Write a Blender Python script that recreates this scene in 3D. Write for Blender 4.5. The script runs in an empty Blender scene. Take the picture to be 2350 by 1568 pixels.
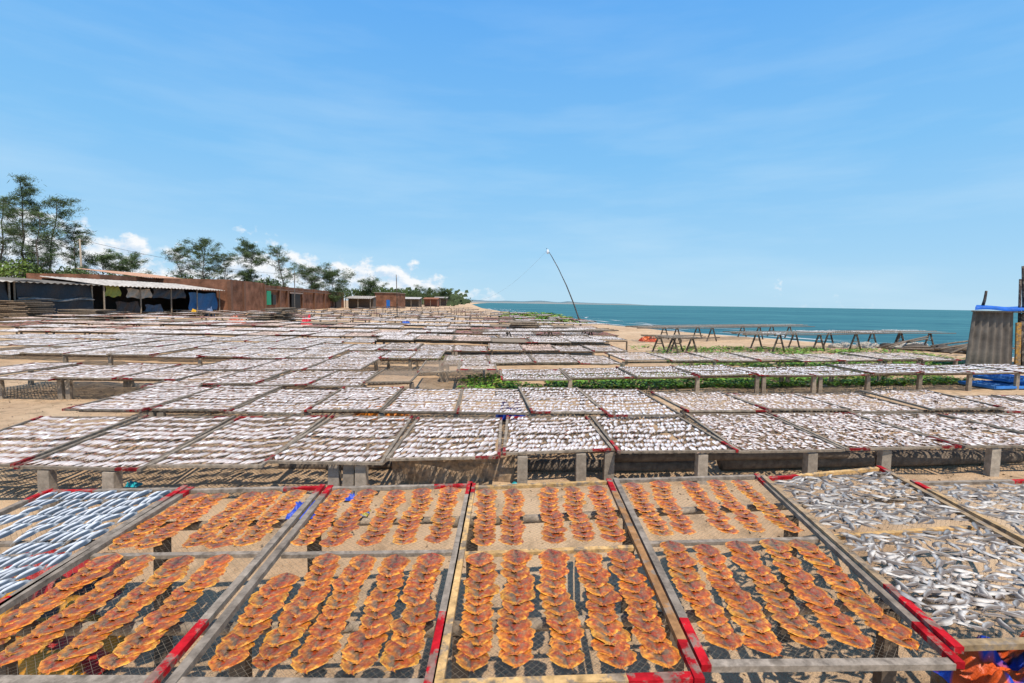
import bpy, math, random
import numpy as np
from mathutils import Vector, Matrix, noise
rnd = random.Random(7); nr = np.random.RandomState(5)
C = bpy.context.scene.collection
R = math.radians
def shade(col, a, b):
    k = rnd.uniform(a, b); return tuple(x*k for x in col)
# ------------------------------------------------------------------ camera
W, H, F, HC = 2350., 1567., 1110., 2.1
pit = math.atan(88.5/1110); rol = R(.9)
fwd = Vector((0, math.cos(pit), -math.sin(pit))); U0 = Vector((0, math.sin(pit), math.cos(pit))); XX = Vector((1, 0, 0))
rv = XX*math.cos(rol)+U0*math.sin(rol); uv_ = -XX*math.sin(rol)+U0*math.cos(rol)
cd = bpy.data.cameras.new('camera'); cam = bpy.data.objects.new('camera', cd); C.objects.link(cam)
cd.sensor_width = 36; cd.sensor_fit = 'HORIZONTAL'; cd.lens = F/W*36; cd.clip_end = 20000; cd.clip_start = .05
b_ = -fwd
cam.matrix_world = Matrix(((rv.x, uv_.x, b_.x, 0), (rv.y, uv_.y, b_.y, 0), (rv.z, uv_.z, b_.z, HC), (0, 0, 0, 1)))
bpy.context.scene.camera = cam
def ray(px, py): return fwd*F+rv*(px-W/2)+uv_*(H/2-py)
def P(px, py, z):
    d = ray(px, py); t = (z-HC)/d.z; return Vector((d.x*t, d.y*t, z))
def AT(px, py, Y):
    d = ray(px, py); t = Y/d.y; return Vector((d.x*t, Y, HC+d.z*t))
def topx(p):
    d = Vector(p)-Vector((0, 0, HC)); w = d.dot(fwd)
    return (W/2+F*d.dot(rv)/w, H/2-F*d.dot(uv_)/w) if w > .05 else (9e9, 9e9)
# ------------------------------------------------------------------ materials
def lin(r, g, b):
    f = lambda c: (c/255/12.92 if c/255 <= .04045 else ((c/255+.055)/1.055)**2.4)
    return (f(r), f(g), f(b))
def nn(nt, t, **k):
    n = nt.nodes.new(t)
    for a, b in k.items(): setattr(n, a, b)
    return n
def vmat(name, rough=.8, spec=.3, ns=20, amt=.5, bump=.3, stretch=(1, 1, 1), bdist=.01, objrand=0., speck=0., metal=0., detail=6, coord='Object', wear=None, blotch=None):
    m = bpy.data.materials.new(name); m.use_nodes = True; nt = m.node_tree; L = nt.links
    b = nt.nodes['Principled BSDF']; b.inputs['Roughness'].default_value = rough; b.inputs['Metallic'].default_value = metal
    b.inputs['Specular IOR Level'].default_value = spec
    at = nn(nt, 'ShaderNodeAttribute', attribute_name='Col')
    tc = nn(nt, 'ShaderNodeTexCoord'); mp = nn(nt, 'ShaderNodeMapping'); mp.inputs['Scale'].default_value = stretch
    L.new(tc.outputs[coord], mp.inputs[0])
    no = nn(nt, 'ShaderNodeTexNoise'); no.inputs['Scale'].default_value = ns; no.inputs['Detail'].default_value = detail; no.inputs['Roughness'].default_value = .65
    L.new(mp.outputs[0], no.inputs[0])
    mr = nn(nt, 'ShaderNodeMapRange'); mr.inputs[1].default_value = .3; mr.inputs[2].default_value = .7
    mr.inputs[3].default_value = 1-amt; mr.inputs[4].default_value = 1+amt*.8
    L.new(no.outputs[0], mr.inputs[0]); fac = mr.outputs[0]
    if objrand:
        oi = nn(nt, 'ShaderNodeObjectInfo'); m2 = nn(nt, 'ShaderNodeMapRange'); m2.inputs[3].default_value = 1-objrand; m2.inputs[4].default_value = 1+objrand
        L.new(oi.outputs['Random'], m2.inputs[0]); mm = nn(nt, 'ShaderNodeMath', operation='MULTIPLY'); L.new(fac, mm.inputs[0]); L.new(m2.outputs[0], mm.inputs[1]); fac = mm.outputs[0]
    src = at.outputs['Color']
    for spec_ in (wear, blotch):
        if spec_:
            sc_, th, col_, mxv = spec_
            n2 = nn(nt, 'ShaderNodeTexNoise'); n2.inputs['Scale'].default_value = sc_; n2.inputs['Detail'].default_value = 7; n2.inputs['Roughness'].default_value = .7; L.new(tc.outputs[coord], n2.inputs[0])
            m3 = nn(nt, 'ShaderNodeMapRange'); m3.inputs[1].default_value = th; m3.inputs[2].default_value = th+.06; m3.inputs[4].default_value = mxv; L.new(n2.outputs[0], m3.inputs[0])
            mx = nn(nt, 'ShaderNodeMixRGB'); mx.inputs[2].default_value = (*col_, 1); L.new(m3.outputs[0], mx.inputs[0]); L.new(src, mx.inputs[1]); src = mx.outputs[0]
    vs = nn(nt, 'ShaderNodeVectorMath', operation='SCALE'); L.new(src, vs.inputs[0]); L.new(fac, vs.inputs['Scale'])
    out = vs.outputs[0]
    if speck:
        vo = nn(nt, 'ShaderNodeTexVoronoi'); vo.inputs['Scale'].default_value = speck; L.new(tc.outputs['Object'], vo.inputs[0])
        lt = nn(nt, 'ShaderNodeMath', operation='LESS_THAN'); lt.inputs[1].default_value = .14; L.new(vo.outputs['Distance'], lt.inputs[0])
        mx = nn(nt, 'ShaderNodeMixRGB'); mx.inputs[2].default_value = (.55, .30, .08, 1); L.new(lt.outputs[0], mx.inputs[0]); L.new(out, mx.inputs[1]); out = mx.outputs[0]
    L.new(out, b.inputs['Base Color'])
    if bump:
        bp = nn(nt, 'ShaderNodeBump'); bp.inputs['Strength'].default_value = bump; bp.inputs['Distance'].default_value = bdist
        L.new(no.outputs[0], bp.inputs['Height']); L.new(bp.outputs[0], b.inputs['Normal'])
    return m
M = dict(
 wood=vmat('weathered_wood', .88, .15, 16, .5, .5, (1, 1, 1), .006, wear=(9, .50, (.22, .18, .14), .85)),
 net=vmat('net_cord', .7, .2, 30, .2, 0),
 orange=vmat('oily_orange_fish', .30, .42, 60, .58, .9, (1, 1, 1), .006, .2, 100, blotch=(26, .52, (.32, .045, .005), .7)),
 silver=vmat('silver_fish_skin', .42, .3, 50, .3, .3, (1, 1, 1), .002, .16),
 white=vmat('dried_white_fish', .6, .2, 9, .2, .1, (1, 1, 1), .002, .1),
 conc=vmat('rough_concrete', .9, .15, 14, .4, .5, (1, 1, 1), .01),
 plain=vmat('painted_surface', .6, .3, 6, .25, .2, (1, 1, 1), .02),
 cloth=vmat('creased_plastic_sheet', .45, .4, 4, .3, .6, (1, 1, 1), .05),
 roof=vmat('corrugated_sheet', .8, .2, 2.2, .45, .2, (1, 1, 1), .02),
 leaf=vmat('foliage', .65, .15, .6, .35, 0),
 vine=vmat('vine_leaves', .5, .3, 2, .35, 0),
 bark=vmat('bark', .9, .1, 8, .35, .4),
)
def brick_mat():
    m = bpy.data.materials.new('red_brick'); m.use_nodes = True; nt = m.node_tree; L = nt.links; b = nt.nodes['Principled BSDF']
    tc = nn(nt, 'ShaderNodeTexCoord'); sx = nn(nt, 'ShaderNodeSeparateXYZ'); cb = nn(nt, 'ShaderNodeCombineXYZ'); L.new(tc.outputs['Object'], sx.inputs[0])
    ad = nn(nt, 'ShaderNodeMath', operation='ADD'); L.new(sx.outputs[0], ad.inputs[0]); L.new(sx.outputs[1], ad.inputs[1])
    L.new(ad.outputs[0], cb.inputs[0]); L.new(sx.outputs[2], cb.inputs[1])
    br = nn(nt, 'ShaderNodeTexBrick'); br.inputs['Color1'].default_value = (.27, .11, .06, 1); br.inputs['Color2'].default_value = (.18, .072, .042, 1)
    br.inputs['Mortar'].default_value = (.24, .18, .13, 1); br.inputs['Scale'].default_value = 3; br.inputs['Mortar Size'].default_value = .02
    L.new(cb.outputs[0], br.inputs[0])
    no = nn(nt, 'ShaderNodeTexNoise'); no.inputs['Scale'].default_value = .7; no.inputs['Detail'].default_value = 8; L.new(tc.outputs['Object'], no.inputs[0])
    mr = nn(nt, 'ShaderNodeMapRange'); mr.inputs[1].default_value = .3; mr.inputs[2].default_value = .7; mr.inputs[3].default_value = .5; mr.inputs[4].default_value = 1.3
    L.new(no.outputs[0], mr.inputs[0]); vs = nn(nt, 'ShaderNodeVectorMath', operation='SCALE'); L.new(br.outputs[0], vs.inputs[0]); L.new(mr.outputs[0], vs.inputs['Scale'])
    L.new(vs.outputs[0], b.inputs['Base Color']); b.inputs['Roughness'].default_value = .9; b.inputs['Specular IOR Level'].default_value = .1
    return m
M['brick'] = brick_mat()
def sand_mat():
    m = bpy.data.materials.new('beach_sand'); m.use_nodes = True; nt = m.node_tree; L = nt.links; b = nt.nodes['Principled BSDF']
    tc = nn(nt, 'ShaderNodeTexCoord')
    def noi(s, d): 
        n = nn(nt, 'ShaderNodeTexNoise'); n.inputs['Scale'].default_value = s; n.inputs['Detail'].default_value = d; n.inputs['Roughness'].default_value = .7; L.new(tc.outputs['Object'], n.inputs[0]); return n
    a, c, d = noi(.35, 5), noi(4, 8), noi(60, 3)
    r1 = nn(nt, 'ShaderNodeValToRGB'); r1.color_ramp.elements[0].position = .35; r1.color_ramp.elements[1].position = .62
    r1.color_ramp.elements[0].color = (.50, .335, .20, 1); r1.color_ramp.elements[1].color = (.64, .465, .295, 1); L.new(a.outputs[0], r1.inputs[0])
    r2 = nn(nt, 'ShaderNodeMapRange'); r2.inputs[1].default_value = .30; r2.inputs[2].default_value = .52; r2.inputs[3].default_value = .55; r2.inputs[4].default_value = 1.05; L.new(c.outputs[0], r2.inputs[0])
    vs = nn(nt, 'ShaderNodeVectorMath', operation='SCALE'); L.new(r1.outputs[0], vs.inputs[0]); L.new(r2.outputs[0], vs.inputs['Scale'])
    L.new(vs.outputs[0], b.inputs['Base Color']); b.inputs['Roughness'].default_value = .95; b.inputs['Specular IOR Level'].default_value = .1
    ad = nn(nt, 'ShaderNodeMath', operation='ADD'); L.new(c.outputs[0], ad.inputs[0]); L.new(d.outputs[0], ad.inputs[1])
    bp = nn(nt, 'ShaderNodeBump'); bp.inputs['Strength'].default_value = .8; bp.inputs['Distance'].default_value = .04; L.new(ad.outputs[0], bp.inputs['Height']); L.new(bp.outputs[0], b.inputs['Normal'])
    return m
def sea_mat():
    m = bpy.data.materials.new('sea_water'); m.use_nodes = True; nt = m.node_tree; L = nt.links; nt.nodes.remove(nt.nodes['Principled BSDF'])
    out = nt.nodes['Material Output']; tc = nn(nt, 'ShaderNodeTexCoord'); mp = nn(nt, 'ShaderNodeMapping'); mp.inputs['Scale'].default_value = (.25, 1, 1); mp.inputs['Rotation'].default_value = (0, 0, R(12)); L.new(tc.outputs['Object'], mp.inputs[0])
    n1 = nn(nt, 'ShaderNodeTexNoise'); n1.inputs['Scale'].default_value = .35; n1.inputs['Detail'].default_value = 10; n1.inputs['Roughness'].default_value = .75; L.new(mp.outputs[0], n1.inputs[0])
    n2 = nn(nt, 'ShaderNodeTexNoise'); n2.inputs['Scale'].default_value = .012; n2.inputs['Detail'].default_value = 5; L.new(mp.outputs[0], n2.inputs[0])
    r = nn(nt, 'ShaderNodeValToRGB'); r.color_ramp.elements[0].position = .40; r.color_ramp.elements[1].position = .60
    r.color_ramp.elements[0].color = (.022, .105, .135, 1); r.color_ramp.elements[1].color = (.07, .225, .235, 1)
    mx = nn(nt, 'ShaderNodeMath', operation='MULTIPLY_ADD'); mx.inputs[1].default_value = .55; L.new(n1.outputs[0], mx.inputs[0]); m3 = nn(nt, 'ShaderNodeMath', operation='MULTIPLY'); m3.inputs[1].default_value = .45; L.new(n2.outputs[0], m3.inputs[0]); L.new(m3.outputs[0], mx.inputs[2]); L.new(mx.outputs[0], r.inputs[0])
    bp = nn(nt, 'ShaderNodeBump'); bp.inputs['Strength'].default_value = .9; bp.inputs['Distance'].default_value = .5; L.new(n1.outputs[0], bp.inputs['Height'])
    df = nn(nt, 'ShaderNodeBsdfDiffuse'); gl = nn(nt, 'ShaderNodeBsdfGlossy'); gl.inputs['Roughness'].default_value = .25; gl.inputs['Color'].default_value = (.7, .8, .85, 1)
    L.new(r.outputs[0], df.inputs[0]); L.new(bp.outputs[0], df.inputs['Normal']); L.new(bp.outputs[0], gl.inputs['Normal'])
    ms = nn(nt, 'ShaderNodeMixShader'); ms.inputs[0].default_value = .13; L.new(df.outputs[0], ms.inputs[1]); L.new(gl.outputs[0], ms.inputs[2]); L.new(ms.outputs[0], out.inputs[0])
    return m
# ------------------------------------------------------------------ mesh builder
GREY = lin(158, 144, 126); DGREY = lin(112, 98, 84); RED = lin(172, 22, 32); YEL = lin(200, 162, 108); CONC = lin(164, 150, 132)
class MB:
    def __init__(s): s.v = []; s.f = []; s.c = []
    def add(s, vs, fs, col):
        n = len(s.v); s.v += [tuple(v) for v in vs]; s.f += [tuple(i+n for i in f) for f in fs]
        s.c += ([col]*len(vs) if not isinstance(col, list) else col)
    def box(s, x0, x1, y0, y1, z0, z1, col):
        s.add([(x0, y0, z0), (x1, y0, z0), (x1, y1, z0), (x0, y1, z0), (x0, y0, z1), (x1, y0, z1), (x1, y1, z1), (x0, y1, z1)],
              [(3, 2, 1, 0), (4, 5, 6, 7), (0, 1, 5, 4), (1, 2, 6, 5), (2, 3, 7, 6), (3, 0, 4, 7)], col)
    def slab(s, q, z0, z1, col):
        vs = [(p[0], p[1], z0) for p in q]+[(p[0], p[1], z1) for p in q]
        s.add(vs, [(3, 2, 1, 0), (4, 5, 6, 7), (0, 1, 5, 4), (1, 2, 6, 5), (2, 3, 7, 6), (3, 0, 4, 7)], col)
    def beam(s, a, b, w, h, col, taper=1.):
        a = Vector(a); b = Vector(b); d = (b-a).normalized(); up = Vector((0, 0, 1)) if abs(d.z) < .9 else Vector((0, 1, 0))
        sd = d.cross(up).normalized(); up = sd.cross(d); vs = []
        for p, k in ((a, 1), (b, taper)):
            for i, j in ((-1, -1), (1, -1), (1, 1), (-1, 1)): vs.append(p+sd*(i*w/2*k)+up*(j*h/2*k))
        s.add(vs, [(3, 2, 1, 0), (4, 5, 6, 7), (0, 1, 5, 4), (1, 2, 6, 5), (2, 3, 7, 6), (3, 0, 4, 7)], col)
    def tube(s, pts, rad, col, n=7):
        pts = [Vector(p) for p in pts]; vs = []; k = len(pts)
        if not isinstance(rad, (list, tuple)): rad = [rad]*k
        for i, p in enumerate(pts):
            d = (pts[min(i+1, k-1)]-pts[max(i-1, 0)]).normalized(); up = Vector((0, 0, 1)) if abs(d.z) < .9 else Vector((0, 1, 0))
            a = d.cross(up).normalized(); b = a.cross(d)
            for j in range(n): t = 2*math.pi*j/n; vs.append(p+(a*math.cos(t)+b*math.sin(t))*rad[i])
        fs = [(i*n+j, i*n+(j+1) % n, (i+1)*n+(j+1) % n, (i+1)*n+j) for i in range(k-1) for j in range(n)]
        fs += [tuple(range(n-1, -1, -1)), tuple(range((k-1)*n, k*n))]
        s.add(vs, fs, col)
    def grid(s, fn, nu, nv, col):
        vs = [fn(i/nu, j/nv) for j in range(nv+1) for i in range(nu+1)]
        fs = [(j*(nu+1)+i, j*(nu+1)+i+1, (j+1)*(nu+1)+i+1, (j+1)*(nu+1)+i) for j in range(nv) for i in range(nu)]
        if callable(col): col = [col(i/nu, j/nv) for j in range(nv+1) for i in range(nu+1)]
        s.add(vs, fs, col)
    def build(s, name, mat, parent=None, origin=None, smooth=False, **props):
        me = bpy.data.meshes.new(name); o0 = Vector(origin) if origin is not None else (parent.location if parent else Vector((0, 0, 0)))
        if parent and parent.parent: o0 = parent.parent.location
        me.from_pydata([(v[0]-o0[0], v[1]-o0[1], v[2]-o0[2]) for v in s.v], [], s.f)
        at = me.color_attributes.new('Col', 'FLOAT_COLOR', 'POINT'); a = np.ones((len(s.v), 4)); a[:, :3] = np.array([c[:3] for c in s.c]); at.data.foreach_set('color', a.ravel())
        if smooth: me.polygons.foreach_set('use_smooth', [True]*len(me.polygons))
        me.materials.append(M[mat] if isinstance(mat, str) else mat)
        o = bpy.data.objects.new(name, me); C.objects.link(o)
        if parent: o.parent = parent
        else: o.location = o0
        for k, v in props.items(): o[k] = v
        return o
def thing(name, loc, label, cat, group=None):
    o = bpy.data.objects.new(name, None); C.objects.link(o); o.location = loc; o.empty_display_size = .1
    o['label'] = label; o['category'] = cat
    if group: o['group'] = group
    return o
def single(mb, name, mat, label, cat, group=None, origin=None, smooth=False):
    if origin is None:
        xs = np.array(mb.v); origin = (xs[:, 0].mean(), xs[:, 1].mean(), xs[:, 2].min())
    o = mb.build(name, mat, None, origin, smooth, label=label, category=cat)
    if group: o['group'] = group
    return o
def ordn(n): return ['zeroth', 'first', 'second', 'third', 'fourth', 'fifth', 'sixth', 'seventh', 'eighth', 'ninth', 'tenth', 'eleventh', 'twelfth'][n] if n < 13 else '%d%s' % (n, {1: 'st', 2: 'nd', 3: 'rd'}.get(n % 10 if n > 20 else 0, 'th'))
# ------------------------------------------------------------------ batches of merged fish
class Batch:
    def __init__(s): s.V = []; s.Fc = []; s.Cc = []; s.n = 0
    def put(s, tmpl, pos, ang, sc, tint, tilt=None, roll=None):
        tv, tf, tcol = tmpl; k = len(pos)
        if not k: return
        pos = np.array(pos, float); ang = np.array(ang, float); sc = np.array(sc, float); tint = np.array(tint, float)
        v = np.repeat(tv[None], k, 0)*sc[:, None, None]
        if tilt is not None:
            t = np.array(tilt)[:, None]; y, z = v[:, :, 1].copy(), v[:, :, 2].copy(); v[:, :, 1] = y*np.cos(t)-z*np.sin(t); v[:, :, 2] = y*np.sin(t)+z*np.cos(t)
        ca, sa = np.cos(ang)[:, None], np.sin(ang)[:, None]; x, y = v[:, :, 0].copy(), v[:, :, 1].copy()
        v[:, :, 0] = x*ca-y*sa; v[:, :, 1] = x*sa+y*ca; v += pos[:, None, :]
        s.V.append(v.reshape(-1, 3)); m = len(tv)
        for f in tf: s.Fc.append(np.array(f)[None]+(s.n+np.arange(k)*m)[:, None])
        s.Cc.append(np.clip(tcol[None]*tint[:, None, :], 0, .92).reshape(-1, 3)); s.n += k*m
    def build(s, name, mat, **props):
        me = bpy.data.meshes.new(name); V = np.concatenate(s.V); loops = []; sizes = []
        for f in s.Fc: loops.append(f.ravel()); sizes.append(np.full(f.shape[0], f.shape[1]))
        loops = np.concatenate(loops).astype(np.int32); sizes = np.concatenate(sizes).astype(np.int32)
        me.vertices.add(len(V)); me.vertices.foreach_set('co', V.ravel()); me.loops.add(len(loops)); me.loops.foreach_set('vertex_index', loops)
        me.polygons.add(len(sizes)); st = np.concatenate([[0], np.cumsum(sizes)[:-1]]).astype(np.int32); me.polygons.foreach_set('loop_start', st)
        me.polygons.foreach_set('use_smooth', np.ones(len(sizes), bool)); me.update(calc_edges=True); me.validate()
        at = me.color_attributes.new('Col', 'FLOAT_COLOR', 'POINT'); a = np.ones((len(V), 4)); a[:, :3] = np.concatenate(s.Cc); at.data.foreach_set('color', a.ravel().astype(np.float32))
        me.materials.append(M[mat]); o = bpy.data.objects.new(name, me); C.objects.link(o)
        for k, v in props.items(): o[k] = v
        return o
def tmpl_mesh(t, name, mat):
    me = bpy.data.meshes.new(name); me.from_pydata(t[0].tolist(), [], t[1])
    at = me.color_attributes.new('Col', 'FLOAT_COLOR', 'POINT'); a = np.ones((len(t[0]), 4)); a[:, :3] = t[2]; at.data.foreach_set('color', a.ravel())
    me.polygons.foreach_set('use_smooth', [True]*len(me.polygons)); me.materials.append(M[mat]); return me
def orange_tmpl(seed, nx=10, ny=12):
    r = random.Random(seed); T = [i/ny for i in range(ny+1)]
    prof = lambda t: np.interp(t, [0, .05, .12, .24, .38, .5, .62, .74, .84, .91, .95, 1], [.25, .5, .74, .93, 1, .98, .88, .68, .42, .20, .16, .30])
    v = []; c = []; L = .158; hw = .077*r.uniform(.94, 1.05); asy = r.uniform(-.014, .014); edge = [r.uniform(.90, 1.07) for _ in T], [r.uniform(.90, 1.07) for _ in T]
    hue = r.uniform(.88, 1.2)
    for j, t in enumerate(T):
        for i in range(nx+1):
            s = i/nx*2-1; w = prof(t)*hw*(edge[s > 0][j] if abs(s) > .7 else 1)
            y = L/2-t*L; z = .002+.0055*(1-s*s)-.0035*math.exp(-(s/.12)**2)+r.uniform(-.0012, .0016)+.003*math.sin(t*7+seed)*s
            if abs(s) > .99: z = .001+.002*math.sin(t*9+seed)
            v.append((s*w+asy*math.sin(math.pi*t), y, z))
            a = abs(s)+r.uniform(-.12, .12); n = r.uniform(.68, 1.3)
            if abs(s) < .05: col = np.array((.11, .05, .022))
            elif a < .42: col = np.array((.24, .125, .055))
            elif a < .64: col = np.array((.40, .125, .02))
            elif a < .88: col = np.array((.60, .19, .015))
            else: col = np.array((.76, .31, .035))
            if t > .84: col = np.array((.66, .24, .02))
            if r.random() < .13: col = np.array((.36, .045, .007))
            col = col*np.array((1, hue, hue)); c.append(col*n)
    f = [(j*(nx+1)+i, (j+1)*(nx+1)+i, (j+1)*(nx+1)+i+1, j*(nx+1)+i+1) for j in range(ny) for i in range(nx)]
    return np.array(v), f, np.clip(np.array(c), 0, .9)
def fish_tmpl(L, w, seed, ns=10, nc=4, back=(.20, .23, .27), belly=(.62, .62, .62), mid=(.46, .47, .5), head=(.3, .28, .27), tail=(.33, .28, .22), curve=0., eye=True, fat=.45):
    r = random.Random(seed); v = []; c = []
    T = [0, .05, .13, .25, .4, .58, .74, .85, .91, 1.] if ns >= 9 else [0, .12, .35, .65, .87, 1.]
    wt = lambda t: np.interp(t, [0, .05, .13, .25, .4, .58, .74, .85, .91, 1.], [.08, .42, .74, .95, 1, .84, .5, .2, .18, .62])
    for t in T:
        for i in range(nc+1):
            s = i/nc*2-1; ww = wt(t)*w/2; hz = fat*w*min(1, wt(t))*(1-s*s)**.5*(1 if t < .88 else .12)
            y = L/2-t*L
            if t == 1.: y += (1-abs(s))*L*.055
            v.append((s*ww+curve*L*math.sin(math.pi*t), y, .002+hz))
            if t < .17: col = head
            elif t > .84: col = tail
            else: col = back if s > .3 else (belly if s < -.2 else mid)
            n = r.uniform(.85, 1.15); c.append(tuple(x*n for x in col))
    m = nc+1; k = len(T)
    f = [(j*m+i, (j+1)*m+i, (j+1)*m+i+1, j*m+i+1) for j in range(k-1) for i in range(nc)]
    if eye:
        n0 = len(v); cx, cy = w*.06, L/2-.085*L; er = w*.085; ez = .002+fat*w*.62*.98
        for j in range(6): a = j*math.pi/3; v.append((cx+er*math.cos(a), cy+er*math.sin(a), ez+.0005)); c.append((.02, .02, .02))
        f.append(tuple(range(n0, n0+6)))
    return np.array(v), f, np.array(c)
OT = [orange_tmpl(i) for i in range(12)]
OTL = (np.array([(-.08, .0, .01), (0, .09, .008), (.08, 0, .01), (0, -.09, .008), (0, 0, .02)]), [(0, 4, 1), (1, 4, 2), (2, 4, 3), (3, 4, 0)], np.array([(.5, .16, .04)]*4+[(.3, .1, .04)]))
blue_kw = dict(back=(.05, .07, .095), belly=(.90, .89, .87), mid=(.55, .57, .585), head=(.30, .32, .33), tail=(.18, .165, .14))
BT = [fish_tmpl(.185, .058, i, curve=rnd.uniform(-.03, .03), fat=.26, **blue_kw) for i in range(5)]
grey_kw = dict(back=(.15, .12, .10), belly=(.55, .51, .46), mid=(.34, .31, .27), head=(.22, .18, .15), tail=(.22, .16, .11))
GT = [fish_tmpl(.142, .028, 20+i, curve=[-.15, -.07, .0, .06, .12, .17][i], fat=.34, **grey_kw) for i in range(6)]
white_kw = dict(back=(.54, .48, .45), belly=(.92, .89, .87), mid=(.88, .85, .83), head=(.24, .12, .075), tail=(.38, .26, .19))
WT = [fish_tmpl(.220, .052, 40+i, ns=6, nc=3, curve=[-.05, 0, .05][i], eye=False, fat=.26, **white_kw) for i in range(3)]
WL = (np.array([(-.027, 0, .002), (0, .105, .003), (.027, 0, .002), (0, -.105, .003), (0, 0, .012)]), [(0, 4, 1), (1, 4, 2), (2, 4, 3), (3, 4, 0)], np.array([(.88, .85, .83), (.32, .2, .14), (.74, .69, .66), (.55, .43, .36), (.92, .9, .88)]))
TM = {}
def tme(key, t, name, mat):
    if key not in TM: TM[key] = tmpl_mesh(t, name, mat)
    return TM[key]
B_or, B_gr, B_wh = Batch(), Batch(), Batch()
def fish_obj(key, t, name, mat, pos, ang, sc, tilt, roll_, label, cat, group):
    o = bpy.data.objects.new(name, tme(key, t, name, mat)); C.objects.link(o); o.location = pos
    o.rotation_euler = (tilt, roll_, ang); o.scale = (sc,)*3; o['label'] = label; o['category'] = cat; o['group'] = group
    return o
# ------------------------------------------------------------------ trays
def bil(q, u, v, sag=0.):
    a = q[0].lerp(q[1], u); b = q[3].lerp(q[2], u); p = a.lerp(b, v)
    return p-Vector((0, 0, sag*math.sin(math.pi*u)*abs(math.sin(2*math.pi*v))**.7 if sag else 0))
def rail(mb, a, b, w, h, base, ra=.2, rb=.2, red=RED):
    a = Vector(a); b = Vector(b); L = (b-a).length; k0, k1 = min(.45, ra/L), 1-min(.45, rb/L)
    cuts = []
    if ra: cuts.append((0, k0, red))
    m0, m1 = (k0 if ra else 0), (k1 if rb else 1)
    cuts.append((m0, m1, base))
    if rb: cuts.append((k1, 1, red))
    for s, e, c in cuts: mb.beam(a.lerp(b, s), a.lerp(b, e), w, h, shade(c, .85, 1.15))
def net(mb, q, s, w, sag, nseg, z=-.012, col=(.10, .085, .06)):
    Wd = (q[1]-q[0]).length; Ln = (q[3]-q[0]).length
    for sg in (1, -1):
        k = s/2 if sg > 0 else -Ln+s/2
        end = Wd+Ln if sg > 0 else Wd
        while k < end:
            pts = []
            y0 = max(0, (k-Wd) if sg > 0 else -k); y1 = min(Ln, k if sg > 0 else Wd-k)
            if y1 > y0+.01:
                m = max(1, int(nseg*(y1-y0)/Ln+.5))
                for i in range(m+1):
                    y = y0+(y1-y0)*i/m; x = k-sg*y; p = bil(q, x/Wd, y/Ln, sag)+Vector((0, 0, z)); pts.append(p)
                vs = []
                dv = (pts[-1]-pts[0]).normalized(); sd = Vector((-dv.y, dv.x, 0))*w/2
                for p in pts: vs += [p-sd, p+sd]
                mb.add(vs, [(2*i, 2*i+1, 2*i+3, 2*i+2) for i in range(m)], col)
            k += s
MRED = lin(142, 34, 36)
def make_tray(q, label, group, detail, base=None, sag=.02, cols=None, reds=.22, netcol=(.34, .25, .17)):
    base = base or shade(GREY, .5, 1.05)
    ctr = (q[0]+q[1]+q[2]+q[3])/4; red = RED if detail == 3 else shade(MRED, .6, 1.2)
    pr = .75 if detail == 3 else .5
    if detail == 0:
        mb = MB()
        for a, b in ((0, 1), (1, 2), (2, 3), (3, 0)): rail(mb, q[a], q[b], .045, .03, base, reds if rnd.random() < .2 else 0, reds if rnd.random() < .2 else 0, red)
        mb.add([p+Vector((0, 0, -.008)) for p in q], [(0, 1, 2, 3)], (.30, .23, .16))
        return single(mb, 'drying_tray', 'wood', label, 'drying tray', group, origin=ctr)
    t = thing('drying_tray', ctr, label, 'drying tray', group)
    w = .040 if detail == 3 else .036
    cb = cols or {}
    dl = (q[3]-q[0]).normalized(); dr = (q[2]-q[1]).normalized()
    for a, b, d, nm in ((q[0], q[3], dl, 'L'), (q[1], q[2], dr, 'R')):
        mb = MB(); e = rnd.uniform(.01, .05); bb = cb.get(nm, base)
        rail(mb, a-d*e, b+d*e, w, .03, bb, reds*rnd.uniform(.7, 1.9) if rnd.random() < pr else 0, reds*rnd.uniform(.5, 1.2) if rnd.random() < pr*.9 else 0, red)
        mb.build('side_rail', 'wood', t)
    for a, b, nm in ((q[0], q[1], 'N'), (q[3], q[2], 'F')):
        mb = MB(); d = (b-a).normalized()*.02; up = Vector((0, 0, -.006)); bb = cb.get(nm, base)
        rail(mb, a+d+up, b-d+up, w, .026, bb, reds*1.2 if rnd.random() < pr*.4 else 0, reds if rnd.random() < pr*.4 else 0, red)
        mb.build('end_rail', 'wood', t)
    if detail >= 2:
        mb = MB(); a, b = bil(q, .02, .5), bil(q, .98, .5); mb.beam(a+Vector((0, 0, -.02)), b+Vector((0, 0, -.02)), .036, .022, cb.get('C', base)); mb.build('crossbar', 'wood', t)
    mb = MB(); net(mb, q, {3: .036, 2: .05, 1: .075}[detail], {3: .0012, 2: .006, 1: .014}[detail], sag, {3: 8, 2: 4, 1: 2}[detail], col=netcol)
    mb.build('net', 'net', t)
    return t
def scatter_rows(q, t, sag, nrow, ncol, ang, sc, z=.0, first=None, jit=.3, aj=.15, vj=.11):
    out = []; ph = rnd.uniform(0, 6); wv = rnd.uniform(.04, .18)
    for j in range(nrow):
        off = rnd.uniform(-.3, .3); ra = rnd.gauss(0, .12)
        for i in range(ncol):
            u = (i+.5+off+rnd.uniform(-jit, jit))/ncol; v = (j+.5+rnd.uniform(-vj, vj)+wv*math.sin(i*.35+j*.7+ph))/nrow
            if not (.035 < u < .965 and .03 < v < .97) or rnd.random() < .035: continue
            out.append((bil(q, u, v, sag)+Vector((0, 0, z+rnd.uniform(-.003, .010))), ang+ra+rnd.gauss(0, aj), sc*rnd.uniform(.82, 1.12), j))
    return out
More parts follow.
